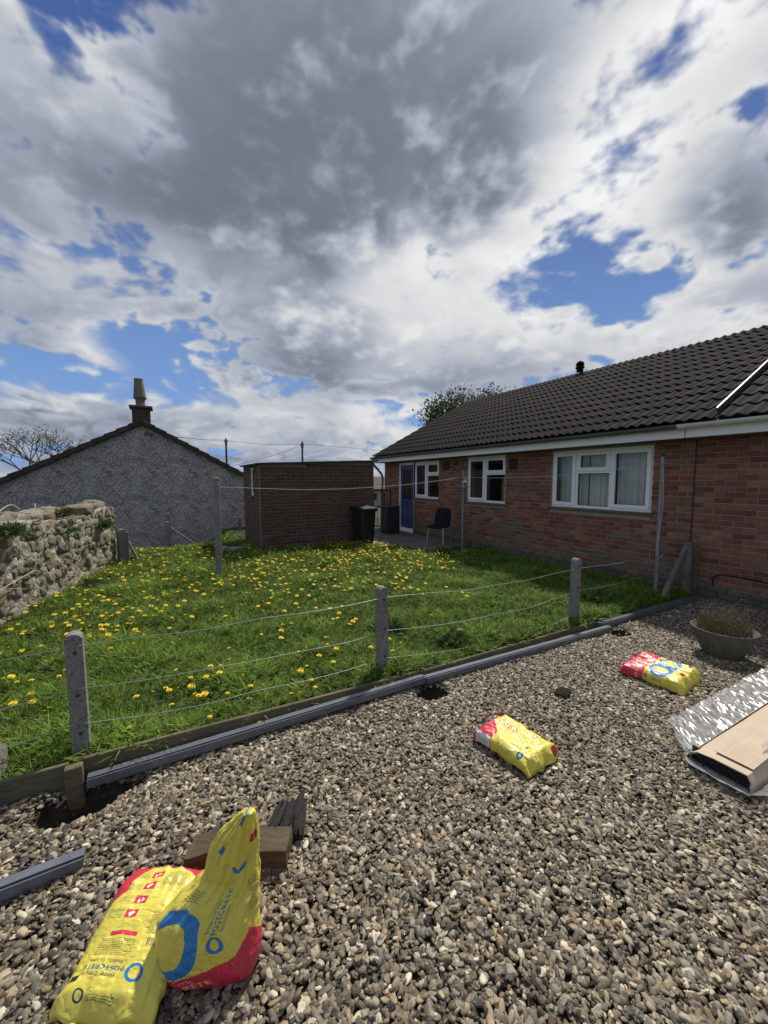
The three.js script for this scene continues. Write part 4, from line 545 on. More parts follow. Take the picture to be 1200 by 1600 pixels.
// ---------------------------------------------------------------- printed bags
const YEL = '#dacb52', RED = '#cb2c47', BLU = '#2479b6', INK = '#3b4a52';
function sheetOf(w, h, draw) { const c = document.createElement('canvas'); c.width = w; c.height = h; const x = c.getContext('2d'); x.fillStyle = YEL; x.fillRect(0, 0, w, h); draw(x, w, h);
  // scuffs and cement dust caught in the film
  const r = rng(w + h * 3); for (let i = 0; i < 260; i++) { x.strokeStyle = `rgba(${r() < 0.6 ? '245,240,215' : '150,140,80'},${0.05 + r() * 0.12})`; x.lineWidth = 0.6 + r() * 1.6; const a = r() * w, b = r() * h, t = r() * 6.3, l = 8 + r() * 50; x.beginPath(); x.moveTo(a, b); x.quadraticCurveTo(a + Math.cos(t) * l, b + Math.sin(t) * l, a + Math.cos(t + 0.5) * l * 1.7, b + Math.sin(t + 0.5) * l * 1.7); x.stroke(); }
  for (let i = 0; i < 60; i++) { x.fillStyle = `rgba(160,150,110,${0.04 + r() * 0.06})`; const a = r() * w, b = r() * h; for (let k = 0; k < 14; k++) { x.beginPath(); x.arc(a + (r() - 0.5) * 60, b + (r() - 0.5) * 40, 1 + r() * 7, 0, 7); x.fill(); } }
  const t = new THREE.CanvasTexture(c); t.colorSpace = THREE.SRGBColorSpace; t.wrapS = THREE.RepeatWrapping; return t; }
function hoop(x, cx, cy, rx, ry, w, c = BLU, rot = 0) { x.strokeStyle = c; x.lineWidth = w; x.beginPath(); x.ellipse(cx, cy, rx, ry, rot, 0, Math.PI * 2); x.stroke(); }
function words(x, s, cx, cy, px, c, rot = 0, weight = '', align = 'center') { x.save(); x.translate(cx, cy); x.rotate(rot); x.fillStyle = c; x.font = `${weight} ${px}px sans-serif`; x.textAlign = align; x.textBaseline = 'middle'; x.fillText(s, 0, 0); x.restore(); }
function smallPrint(x, cx, cy, w, n, gap, rot, seed) { const r = rng(seed); x.save(); x.translate(cx, cy); x.rotate(rot); x.fillStyle = 'rgba(60,65,50,0.75)'; for (let i = 0; i < n; i++) { let u = -w / 2; const end = w / 2 - r() * w * 0.25; while (u < end) { const l = 3 + r() * 13; x.fillRect(u, i * gap, Math.min(l, end - u), gap * 0.42); u += l + 3; } } x.restore(); }
function step(x, cx, cy, s, rot, k) { x.save(); x.translate(cx, cy); x.rotate(rot); x.fillStyle = RED; x.fillRect(-s / 2, -s / 2, s, s); x.fillStyle = '#f3e7d2'; x.beginPath(); if (k % 2) { x.moveTo(-s * 0.1, s * 0.4); x.lineTo(-s * 0.3, -s * 0.1); x.lineTo(s * 0.1, -s * 0.35); x.lineTo(s * 0.3, -s * 0.1); x.lineTo(s * 0.12, s * 0.05); } else { x.rect(-s * 0.25, -s * 0.1, s * 0.2, s * 0.5); x.moveTo(0, -s * 0.3); x.lineTo(s * 0.35, -s * 0.1); x.lineTo(s * 0.1, s * 0.3); } x.fill(); x.restore(); }
// u runs round the bag (panel on top is the middle 0.31..0.69), canvas top is the far (red) end
const frontRing = sheetOf(1024, 1024, (x, w, h) => {      // back of a bag: picture steps and instructions
  x.fillStyle = RED; x.beginPath(); x.moveTo(0, 0); x.lineTo(w, 0); x.lineTo(w, 330); x.lineTo(700, 250); x.quadraticCurveTo(660, 120, 560, 100); x.lineTo(430, 100); x.quadraticCurveTo(385, 130, 370, 330); x.quadraticCurveTo(340, 385, 300, 392); x.lineTo(0, 392); x.closePath(); x.fill();
  words(x, 'Blue Circle', 560, 60, 20, '#fff', Math.PI); hoop(x, 640, 60, 11, 11, 5, '#fff');
  for (let k = 0; k < 4; k++) { step(x, 480 - k * 8, 190 + k * 105, 58, 0, k); smallPrint(x, 410 - k * 8, 168 + k * 105, 70, 7, 8, 0, k + 4); }
  smallPrint(x, 590, 150, 120, 15, 9, 0, 20); smallPrint(x, 620, 480, 110, 14, 10, 0, 21); x.fillStyle = INK; for (let i = 0; i < 26; i++) x.fillRect(590 + i * 3.2, 640, i % 3 ? 1.2 : 2.2, 46);
  x.fillStyle = RED; x.fillRect(400, 612, 130, 26); smallPrint(x, 470, 655, 190, 10, 10, 0, 22);
  words(x, 'Ready to use', 450, 780, 26, INK, Math.PI); words(x, 'POSTCRETE', 452, 815, 34, '#1d5f8e', Math.PI, 'bold'); words(x, 'Blue Circle', 440, 850, 32, INK, Math.PI); hoop(x, 590, 830, 32, 40, 15);
  words(x, 'POSTCRETE', 740, 700, 34, INK, -Math.PI / 2, 'bold'); hoop(x, 400, 945, 14, 20, 7, '#23324a'); smallPrint(x, 500, 945, 120, 3, 10, 0, 24); x.fillStyle = '#22242c'; x.fillRect(316, 850, 52, 36);
});
const stepsSheet = sheetOf(1024, 1024, (x, w, h) => {     // back of another bag, label on its side
  x.fillStyle = RED; x.beginPath(); x.moveTo(0, 0); x.lineTo(w, 0); x.lineTo(w, 300); x.lineTo(720, 200); x.quadraticCurveTo(690, 110, 640, 105); x.lineTo(520, 110); x.lineTo(400, 330); x.lineTo(0, 345); x.closePath(); x.fill();
  x.fillStyle = '#e4e4de'; x.fillRect(185, 80, 125, 240); smallPrint(x, 245, 100, 90, 18, 11, 0, 2); hoop(x, 220, 110, 12, 12, 4, INK);
  x.fillStyle = '#2a2a2a'; x.beginPath(); x.arc(470, 200, 8, 0, 7); x.fill(); for (let k = 0; k < 4; k++) { step(x, 560 + (k % 2) * 12, 190 + k * 88, 56, 0.2, k); smallPrint(x, 620, 170 + k * 88, 70, 6, 8, 0, k); smallPrint(x, 490, 200 + k * 88, 60, 5, 8, 0, k + 9); }
  words(x, 'Blue Circle', 560, 610, 28, INK, Math.PI); words(x, 'POSTCRETE', 560, 650, 32, '#1d5f8e', Math.PI, 'bold'); hoop(x, 640, 730, 30, 32, 13); hoop(x, 330, 815, 30, 32, 24, '#1c5f8c'); words(x, 'POSTCRETE', 300, 600, 32, '#3c6b78', -Math.PI / 2, 'bold'); words(x, 'Blue Circle', 275, 600, 22, INK, -Math.PI / 2); x.fillStyle = '#2a2a2a'; x.fillRect(425, 800, 40, 30); x.fillStyle = '#9c2232'; x.fillRect(660, 950, 70, 60);
});
const ringSheet = sheetOf(1024, 1024, (x, w, h) => {      // front of a bag: two large rings, red end with the name
  x.fillStyle = RED; x.fillRect(0, 0, w, 400); words(x, 'POSTCRETE', 400, 300, 62, '#e8b84a', Math.PI, 'bold'); words(x, 'Blue Circle', 400, 235, 42, '#e9a9ae', Math.PI); words(x, 'READY TO USE', 620, 285, 40, '#e8b84a', Math.PI, 'bold');
  hoop(x, 395, 610, 76, 150, 56); hoop(x, 610, 600, 76, 150, 54); hoop(x, 270, 445, 14, 20, 11, '#2b5f66'); words(x, 'POSTCRETE', 262, 620, 30, '#4f6a66', -Math.PI / 2, 'bold'); x.fillStyle = '#8c1f2c'; x.fillRect(420, 870, 70, 60); x.fillRect(640, 850, 70, 50); smallPrint(x, 330, 760, 60, 8, 8, 0, 3);
});
const creaseT = tex(1024, 1, (u, v) => { const a = 1 - Math.abs(pf(u, v, 9, 3, 7)) * 3, b = 1 - Math.abs(pf(u + 0.03 * pf(u, v, 6, 2, 3), v, 22, 2, 17)) * 3; return 0.45 + 0.30 * Math.max(0, a) + 0.22 * Math.max(0, b); });
function bagMat(map) { return new THREE.MeshPhysicalMaterial({ map, bumpMap: creaseT, bumpScale: 0.006, roughness: 0.42, clearcoat: 0.25, clearcoatRoughness: 0.35 }); }
// filled sack lying down: +z is the near end (texture bottom), -z the red end
function lyingBag(L, W, T, seed, o = {}) {
  const nu = 120, nv = 130, pos = [], uv = [], idx = [], pts = []; const E = 3.4;
  const cs = []; for (let i = 0; i <= 720; i++) { const a = -Math.PI / 2 - i / 720 * Math.PI * 2; const c = Math.cos(a), s = Math.sin(a); cs.push([Math.sign(c) * Math.pow(Math.abs(c), 2 / E), Math.sign(s) * Math.pow(Math.abs(s), 2 / E)]); }
  const len = [0]; for (let i = 1; i <= 720; i++) len.push(len[i - 1] + Math.hypot((cs[i][0] - cs[i - 1][0]) * W / 2, (cs[i][1] - cs[i - 1][1]) * T / 2));
  const at = (u) => { const t = u * len[720]; let k = 1; while (k < 720 && len[k] < t) k++; const f = (t - len[k - 1]) / (len[k] - len[k - 1] || 1); return [lerp(cs[k - 1][0], cs[k][0], f), lerp(cs[k - 1][1], cs[k][1], f)]; };
  for (let i = 0; i <= nu; i++) pts.push(at(i / nu));
  for (let j = 0; j <= nv; j++) { const v = j / nv * 2 - 1, av = Math.abs(v), full = Math.pow(Math.max(0, 1 - Math.pow(av, o.ends || 7)), 0.42), crimp = sstep(0.80, 1.0, av);
    for (let i = 0; i <= nu; i++) { const [cx, cy] = pts[i]; let t = T * lerp(0.05, 1, full); const wid = W * (1 + 0.02 * crimp - 0.03 * Math.cos(v * 2.5)) * lerp(o.pinch || 0.96, 1, 1 - crimp);
      let x = cx * wid / 2, y = cy * t / 2, z = v * L / 2;
      // wrinkles: long pulls running in from the ends and finer puckers round the sides
      const rn = 1 - Math.abs(fbm(x * 17 + seed, z * 4.5, seed, 2)) * 2.4, rn2 = 1 - Math.abs(fbm(x * 6 + seed * 2, z * 10 + x * 5, seed + 5, 2)) * 2.4;
      const side = 1 - Math.min(1, Math.abs(cy)); const rn3 = 1 - Math.abs(fbm(x * 26 + z * 18, z * 30 - x * 12, seed + 15, 2)) * 2.4; let d = (0.013 * rn * Math.abs(rn) * (0.35 + 0.9 * av * av) + 0.009 * rn2 * (0.45 + side) + 0.0009 * rn3) * (0.4 + full) + 0.014 * fbm(x * 6, z * 6, seed + 8, 2);
      if (cy < -0.5) d *= 0.2;
      let yy = y + d * Math.sign(cy + 0.15) * (0.4 + 0.6 * Math.abs(cy)), xx = x + d * cx * 0.8;
      if (o.crease) { const q = (xx - o.crease * W) / (W * 0.09); yy -= T * 0.30 * Math.exp(-q * q) * (cy > 0 ? 1 : 0) * (0.55 + 0.45 * av); }
      if (o.slump) yy *= 1 - o.slump * sstep(-0.2, 1, v);
      yy += (o.zig || 0.006) * crimp * Math.sin(xx * 60 + seed) ;
      const base = T * lerp(0.5, 0.16, crimp) * (o.slump ? 1 - o.slump * sstep(-0.2, 1, v) * 0.9 : 1);
      pos.push(xx, yy + base, z + 0.006 * crimp * Math.sin(xx * 45 + seed * 2)); uv.push(i / nu, 0.5 - v * 0.5); } }
  for (let j = 0; j < nv; j++) for (let i = 0; i < nu; i++) { const a = j * (nu + 1) + i, b = a + nu + 1; idx.push(a, a + 1, b, a + 1, b + 1, b); }
  for (const j of [0, nv]) { const c = pos.length / 3; let sx = 0, sy = 0, sz = 0; for (let i = 0; i < nu; i++) { const k = (j * (nu + 1) + i) * 3; sx += pos[k]; sy += pos[k + 1]; sz += pos[k + 2]; } pos.push(sx / nu, sy / nu, sz / nu); uv.push(0.5, j ? 0 : 1); for (let i = 0; i < nu; i++) { const a = j * (nu + 1) + i; if (j) idx.push(a, a + 1, c); else idx.push(a + 1, a, c); } }
  const g = new THREE.BufferGeometry(); g.setAttribute('position', new THREE.Float32BufferAttribute(pos, 3)); g.setAttribute('uv', new THREE.Float32BufferAttribute(uv, 2)); g.setIndex(idx); g.computeVertexNormals();
  const n = g.attributes.normal; for (let j = 0; j <= nv; j++) { const a = j * (nu + 1), b = a + nu; for (const k of [0, 1, 2]) { const m = (n.array[a * 3 + k] + n.array[b * 3 + k]) / 2; n.array[a * 3 + k] = n.array[b * 3 + k] = m; } }
  return g;
}
one('cement_bag', lyingBag(0.40, 0.28, 0.12, 3, { slump: 0.5, zig: 0.008 }), bagMat(frontRing), 'yellow and red bag lying flat, tucked against the standing opened bag', 'bag', [-0.118, 0.012, -1.45], -0.567);
one('cement_bag', lyingBag(0.39, 0.255, 0.088, 11, { slump: 0.12, zig: 0.014 }), bagMat(stepsSheet), 'yellow bag with white side label lying alone on open gravel', 'bag', [1.755, 0.008, -1.53], 0.10);
one('cement_bag', lyingBag(0.45, 0.39, 0.115, 17, { crease: 0.06, zig: 0.02, ends: 5 }), bagMat(ringSheet), 'creased bag with two blue rings lying beside the planter', 'bag', [3.46, -0.012, -1.56], 0.10);
{ // opened bag standing up, its empty neck twisted to a point
  const front = sheetOf(1024, 1024, (x, w, h) => {
    x.fillStyle = RED; x.beginPath(); x.moveTo(0, h); x.lineTo(0, 820); x.lineTo(300, 945); x.quadraticCurveTo(450, 865, 640, 780); x.lineTo(705, 660); x.lineTo(790, 800); x.lineTo(1024, 760); x.lineTo(1024, h); x.closePath(); x.fill();
    x.save(); x.beginPath(); x.rect(300, 0, 800, h); x.clip(); x.strokeStyle = BLU; x.lineWidth = 58; x.beginPath(); x.ellipse(365, 710, 100, 160, 0.12, 0, 7); x.stroke(); x.restore();
    words(x, 'Circle', 425, 912, 40, '#efb9bf', -0.36); words(x, 'RETE', 480, 938, 52, '#ecc36a', -0.36, 'bold'); hoop(x, 575, 690, 26, 40, 17); words(x, 'POSTCRETE', 575, 520, 40, '#2e6f92', -Math.PI / 2, 'bold'); words(x, 'Blue Circle', 540, 540, 32, '#4b6f72', -Math.PI / 2); words(x, 'Ready to use', 606, 555, 22, '#4b6f72', -Math.PI / 2);
    hoop(x, 610, 285, 42, 44, 22); x.fillStyle = BLU; x.save(); x.translate(405, 200); x.rotate(0.5); x.fillRect(-30, -20, 60, 40); x.restore(); x.fillStyle = '#a3202f'; x.fillRect(600, 115, 130, 50); smallPrint(x, 700, 400, 60, 20, 9, -0.2, 5); smallPrint(x, 350, 445, 80, 6, 9, 0, 6); x.fillStyle = BLU; x.beginPath(); x.moveTo(420, 0); x.lineTo(520, 0); x.lineTo(470, 130); x.lineTo(430, 130); x.closePath(); x.fill();
  });
  // rings: height, shift along the width, half width, half thickness, corner power, shift towards the front
  const R = [[0.0, 0.0, 0.118, 0.050, 3.2, 0], [0.015, 0.0, 0.134, 0.062, 3.2, 0], [0.05, 0.0, 0.145, 0.072, 3, 0], [0.12, -0.004, 0.153, 0.076, 2.8, 0], [0.19, -0.012, 0.156, 0.070, 2.5, 0], [0.245, -0.012, 0.150, 0.060, 2.2, 0.004], [0.305, 0.012, 0.126, 0.048, 2.1, 0.004], [0.354, 0.040, 0.098, 0.040, 2, 0], [0.39, 0.058, 0.079, 0.034, 2, -0.004], [0.488, 0.064, 0.070, 0.027, 2, -0.008], [0.549, 0.078, 0.056, 0.021, 2, -0.010], [0.598, 0.096, 0.038, 0.014, 2, -0.012], [0.625, 0.106, 0.026, 0.009, 2, -0.012], [0.64, 0.112, 0.016, 0.006, 2, -0.012]];
  const nu = 160, nv = 170, pos = [], uv = [], idx = [], H = R[R.length - 1][0];
  const arc = [0]; { let p = null; for (let i = 0; i <= 720; i++) { const t = -Math.PI / 2 - i / 720 * Math.PI * 2, c = Math.cos(t), s = Math.sin(t), q = [Math.sign(c) * Math.pow(Math.abs(c), 0.72) * 0.15, Math.sign(s) * Math.pow(Math.abs(s), 0.72) * 0.07]; if (p) arc.push(arc[i - 1] + Math.hypot(q[0] - p[0], q[1] - p[1])); p = q; } }
  const angleAt = (u) => { const t = u * arc[720]; let k = 1; while (k < 720 && arc[k] < t) k++; return -Math.PI / 2 - (k - 1 + (t - arc[k - 1]) / (arc[k] - arc[k - 1])) / 720 * Math.PI * 2; };
  const sample = (y) => { let k = 1; while (k < R.length - 1 && R[k][0] < y) k++; const f = Math.min(1, Math.max(0, (y - R[k - 1][0]) / (R[k][0] - R[k - 1][0]))), t = f * f * (3 - 2 * f) * 0.4 + f * 0.6; return R[k].map((b, i) => lerp(R[k - 1][i], b, t)); };
  for (let j = 0; j <= nv; j++) { const y = Math.pow(j / nv, 1.05) * H, [, sh, a, b, e, fz] = sample(y); for (let i = 0; i <= nu; i++) { const t = angleAt(i / nu), c = Math.cos(t), s = Math.sin(t), X = Math.sign(c) * Math.pow(Math.abs(c), 2 / e), Z = Math.sign(s) * Math.pow(Math.abs(s), 2 / e), up = sstep(0.12, 0.4, y);
    const rn = 1 - Math.abs(fbm(X * 2.6 + 7, y * 4 - X * 1.5, Z * 2, 3)) * 2.4, rn2 = 1 - Math.abs(fbm(X * 6, y * 14 + X * 2, Z * 3 + 4, 3)) * 2.2; const d = (0.017 * rn * (0.25 + up) + 0.0055 * rn2 + 0.010 * fbm(X * 1.5 + 3, y * 7, Z, 2)) * sstep(0, 0.03, y) * (1 - 0.5 * sstep(0.55, 0.63, y));
    pos.push(X * (a + d * 0.5) + sh, y, Z * (b + d) + fz + 0.05 * up * up * -0.6); uv.push(i / nu, y / H); } }
  for (let j = 0; j < nv; j++) for (let i = 0; i < nu; i++) { const a = j * (nu + 1) + i, b = a + nu + 1; idx.push(a, b, a + 1, a + 1, b, b + 1); }
  for (const j of [0, nv]) { const c = pos.length / 3, k0 = j * (nu + 1) * 3; pos.push((pos[k0] + pos[k0 + nu / 2 * 3]) / 2, pos[k0 + 1] + (j ? 0.004 : 0), (pos[k0 + 2] + pos[k0 + nu / 2 * 3 + 2]) / 2); uv.push(0.5, j ? 1 : 0); for (let i = 0; i < nu; i++) { const a = j * (nu + 1) + i; if (j) idx.push(a, c, a + 1); else idx.push(a + 1, c, a); } }
  const g = new THREE.BufferGeometry(); g.setAttribute('position', new THREE.Float32BufferAttribute(pos, 3)); g.setAttribute('uv', new THREE.Float32BufferAttribute(uv, 2)); g.setIndex(idx); g.computeVertexNormals();
  g.scale(1, 0.78, 1); g.computeVertexNormals(); const b = thing('opened_cement_bag', 'opened yellow and red bag standing upright with twisted pointed neck', 'bag', [0.085, 0.005, -1.285], -0.42); part('body', g, bagMat(front), b);
  const fold = new THREE.PlaneGeometry(0.085, 0.12, 20, 20); bend(fold, (v) => { const t = (v.y + 0.06) / 0.12, u = v.x / 0.0425; v.x *= 1 - 0.5 * t; v.z = 0.016 * (1 - u * u) + 0.006 * Math.sin(u * 7 + t * 4) + 0.012 * t; v.x += 0.028 * t; }); const fu = fold.attributes.uv; for (let i = 0; i < fu.count; i++) fu.setXY(i, 0.715 + fu.getX(i) * 0.03, 0.44 + fu.getY(i) * 0.05); fold.computeVertexNormals(); const fb = new THREE.MeshPhysicalMaterial({ color: new THREE.Color(YEL), roughness: 0.42, clearcoat: 0.2, side: THREE.DoubleSide }); const fo = part('folded_lip', fold, fb, b); fo.position.set(0.078, 0.432, 0.0); fo.rotation.set(-0.12, 0.1, -0.12);
}

// ---------------------------------------------------------------- planter, parcel, timber block
{
  const p = thing('planter', 'round tapered concrete planter with heather and dry stems', 'planter', [4.44, -0.03, -1.50]); p.scale.set(0.78, 0.90, 0.78);
  part('bowl', new THREE.LatheGeometry([[0, 0], [0.165, 0], [0.175, 0.012], [0.315, 0.285], [0.318, 0.30], [0.305, 0.308], [0.285, 0.300], [0.262, 0.25], [0, 0.25]].map((q) => new THREE.Vector2(...q)), 48), std(0.13, 0.128, 0.10, 0.95, { map: concT, bumpMap: concB, bumpScale: 0.004 }), p);
  part('soil', move(new THREE.CircleGeometry(0.268, 30).rotateX(-Math.PI / 2), 0, 0.262, 0), M.soil, p);
  part('heather', leafMass(3800, (r) => { const a = r() * 6.283, k = Math.sqrt(r()) * 0.25, h = r(); return [new THREE.Vector3(Math.cos(a) * k, 0.262 + h * (0.12 + 0.08 * fbm(Math.cos(a) * k * 9, Math.sin(a) * k * 9, 2, 2)), Math.sin(a) * k), new THREE.Vector3(Math.cos(a) * 0.4, 1, Math.sin(a) * 0.4)]; }, 0.022, 0.007, 9, [[0.10, 0.115, 0.03], [0.13, 0.14, 0.035], [0.075, 0.085, 0.025], [0.17, 0.15, 0.07]]), M.leaf, p);
  const r = rng(5), st = []; for (let i = 0; i < 90; i++) { const a = r() * 6.283, k = Math.sqrt(r()) * 0.2, x = Math.cos(a) * k + 0.03, z = Math.sin(a) * k, h = 0.13 + r() * 0.20, q = (r() - 0.5) * 0.18; st.push(tube([[x, 0.26, z], [x + q * 0.5, 0.26 + h * 0.6, z + (r() - 0.5) * 0.08], [x + q * 1.3, 0.26 + h, z + (r() - 0.5) * 0.14]], 0.0014, 5, 4)); } part('dry_stems', merged(st), std(0.22, 0.18, 0.12, 0.95), p);
}
{
  const b = thing('cardboard_parcel', 'long flat cardboard parcel with black tube ends lying on plastic film', 'parcel', [2.50, 0.0, -0.83], -0.02), Ln = 2.4, cm = std(0.60, 0.485, 0.365, 0.88, { map: tex(512, 0.9, (u, v) => { const n = 0.88 + 0.10 * pf(u, v, 8, 4, 2) + 0.05 * pnoise(u * 4, v * 200, 200, 6); return [n, n, n * 0.98]; }) });
  const prof = [[-0.135, 0.015], [0.135, 0.015], [0.150, 0.05], [0.095, 0.108], [0.02, 0.120], [-0.125, 0.122], [-0.142, 0.09]], inn = prof.map(([a, c]) => [a * 0.955, 0.066 + (c - 0.066) * 0.90]);
  const s = new THREE.Shape(prof.map((q) => new THREE.Vector2(...q))); s.holes.push(new THREE.Path(inn.map((q) => new THREE.Vector2(...q))));
  const g = new THREE.ExtrudeGeometry(s, { depth: Ln, bevelEnabled: false, steps: 40 }); bend(g, (v) => { const n = fbm(v.z * 3, v.x * 6, 2, 3); v.y += n * 0.006; v.x += fbm(v.z * 2, 4, v.y * 5, 2) * 0.008; if (v.z < 0.001) v.z += 0.012 * fbm(v.x * 14, v.y * 14, 5, 2); }); const q = metreUV(g); q.rotateY(Math.PI / 2); bend(q, (v) => { v.z = v.z; }); q.computeVertexNormals(); part('carton', q, cm, b);
  part('fold_flap', metreUV(bend(new THREE.BoxGeometry(Ln - 0.06, 0.003, 0.16, 40, 1, 4), (v) => { v.y += 0.006 * fbm(v.x * 3, v.z * 5, 8, 2); })).translate(Ln / 2 + 0.03, 0.1295, 0.045), cm, b).rotation.x = 0.0;
  for (const [z, y, r] of [[-0.095, 0.062, 0.036], [-0.022, 0.058, 0.036], [0.050, 0.056, 0.035], [0.108, 0.050, 0.026]]) { const t = new THREE.CylinderGeometry(r, r, Ln - 0.05, 20, 1, true); t.rotateZ(Math.PI / 2); t.translate(Ln / 2 + 0.02, y, -z * -1); const o = new THREE.TorusGeometry(r, 0.0025, 5, 24); o.rotateY(Math.PI / 2); o.translate(-0.004 + 0.0, y, z); part('black_tube', merged([t, o]), new THREE.MeshStandardMaterial({ color: col(0.012, 0.012, 0.014), roughness: 0.4, side: THREE.DoubleSide }), b); }
  part('end_packing', box(0.01, 0.088, 0.262, 0.05, 0.064, -0.002), M.black, b);
  // film: spread out behind the parcel, under it and turned up in front
  const f = new THREE.PlaneGeometry(1, 1, 260, 90); bend(f, (v) => { const s_ = v.x + 0.5, t = v.y + 0.5; const z = lerp(-0.37, 0.22, t), edge = sstep(0.0, 0.12, t), x = lerp(-0.07 + 0.30 * sstep(0.5, 0.0, t) + 0.02 * t, 2.5, s_); const out = z < -0.14 ? 1 : z > 0.15 ? 1 : 0.25, n = fbm(x * 5 + z * 3, z * 3, 3, 2), k = 1 - Math.abs(fbm(x * 11 + z * 7, z * 3.5 - x * 1.2, 9, 2)) * 2.4, k2 = 1 - Math.abs(fbm(x * 25 + z * 13, z * 6, 4, 2)) * 2.2; let y = 0.016 + out * (0.030 * k + 0.010 * k2 + 0.02 * n) * (z < -0.14 ? 1 : 0.6); if (x < 0.02 && z > -0.16) y = 0.02 + 0.010 * k; y += 0.02 * sstep(0.06, 0.0, s_) ; if (z > 0.15) y += 0.05 * (z - 0.15) / 0.07; v.set(x + 0.012 * k * out, Math.max(y, 0.006), z + 0.01 * n); }); f.computeVertexNormals();
  const fm = one('plastic_film', f, new THREE.MeshPhysicalMaterial({ color: col(0.88, 0.90, 0.92), roughness: 0.24, transmission: 0.82, thickness: 0, ior: 1.5, side: THREE.DoubleSide, specularIntensity: 1 }), 'crumpled clear plastic film spread under the cardboard parcel', 'plastic film', [2.50, 0.004, -0.83], -0.02);
  const c = new THREE.PlaneGeometry(0.9, 0.30, 60, 30); bend(c, (v) => { const x = v.x + 0.45, a = (v.y + 0.15) / 0.30; const k = 1 - Math.abs(fbm(x * 20, a * 4, 6, 3)) * 2.2; const z = lerp(0.205, 0.075, Math.sin(a * 1.5)), y = lerp(0.012, 0.150, Math.sin(a * 1.45)) ; v.set(0.22 + x + 0.05 * a * (1 - x) + 0.02 * k, y + 0.008 * k, z + 0.012 * k); }); c.computeVertexNormals();
  one('film_wrap', c, fm.material, 'sleeve of clear film folded up over the parcel side', 'plastic film', [2.50, 0.004, -0.83], -0.02);
}
{
  const g = metreUV(bend(new THREE.BoxGeometry(0.42, 0.085, 0.115, 24, 6, 8), (v) => { const n = fbm(v.x * 14, v.y * 14, v.z * 14, 3); v.x += 0.012 * n; v.y += 0.010 * n; v.z += 0.008 * n; v.y -= v.y > 0 && v.x < -0.08 ? 0.03 * sstep(-0.08, -0.21, v.x) : 0; })); g.computeVertexNormals();
  const m = one('timber_block', g, std(0.125, 0.09, 0.052, 0.95, { map: woodT, bumpMap: soilB, bumpScale: 0.006 }), 'rotten brown timber block lying behind the standing bag', 'timber', [0.225, 0.04, -1.64], -0.50);
  const cr = rng(8), strips = []; for (let i = 0; i < 26; i++) { const l = 0.10 + cr() * 0.11, w = 0.010 + cr() * 0.016, hh = 0.008 + cr() * 0.016, g2 = new THREE.BoxGeometry(w, hh, l, 3, 2, 12), sd = i * 3.1; bend(g2, (v) => { const n = fbm(v.x * 40 + sd, v.y * 30, v.z * 12, 3), e = Math.abs(v.z) / (l / 2); v.x += n * 0.010; v.y += n * 0.012 - 0.012 * e * e; v.x *= 1 - 0.5 * e * e; }); g2.rotateX((cr() - 0.5) * 0.35); g2.rotateY((cr() - 0.5) * 0.35); g2.translate((cr() - 0.5) * 0.12, (cr() - 0.5) * 0.05, (cr() - 0.5) * 0.07); strips.push(g2); } const q = metreUV(merged(strips)); q.computeVertexNormals();
  const d = one('charred_wood', q, std(0.028, 0.027, 0.027, 0.92, { map: woodT, bumpMap: woodT, bumpScale: 0.006 }), 'dark fibrous chunk of charred wood beside the timber block', 'wood', [0.445, 0.042, -1.665], -0.55); d.rotation.x = 0.15; d.scale.setScalar(1.3);
}
{ const q = metreUV(blob(3, 15, 2.2, 0.3, 3)); q.scale(0.075, 0.022, 0.055); one('soil_clod', q, M.soil, 'flat dark clod of soil on the gravel near the creased bag', 'soil', [2.55, 0.012, -1.78], 0.4); }

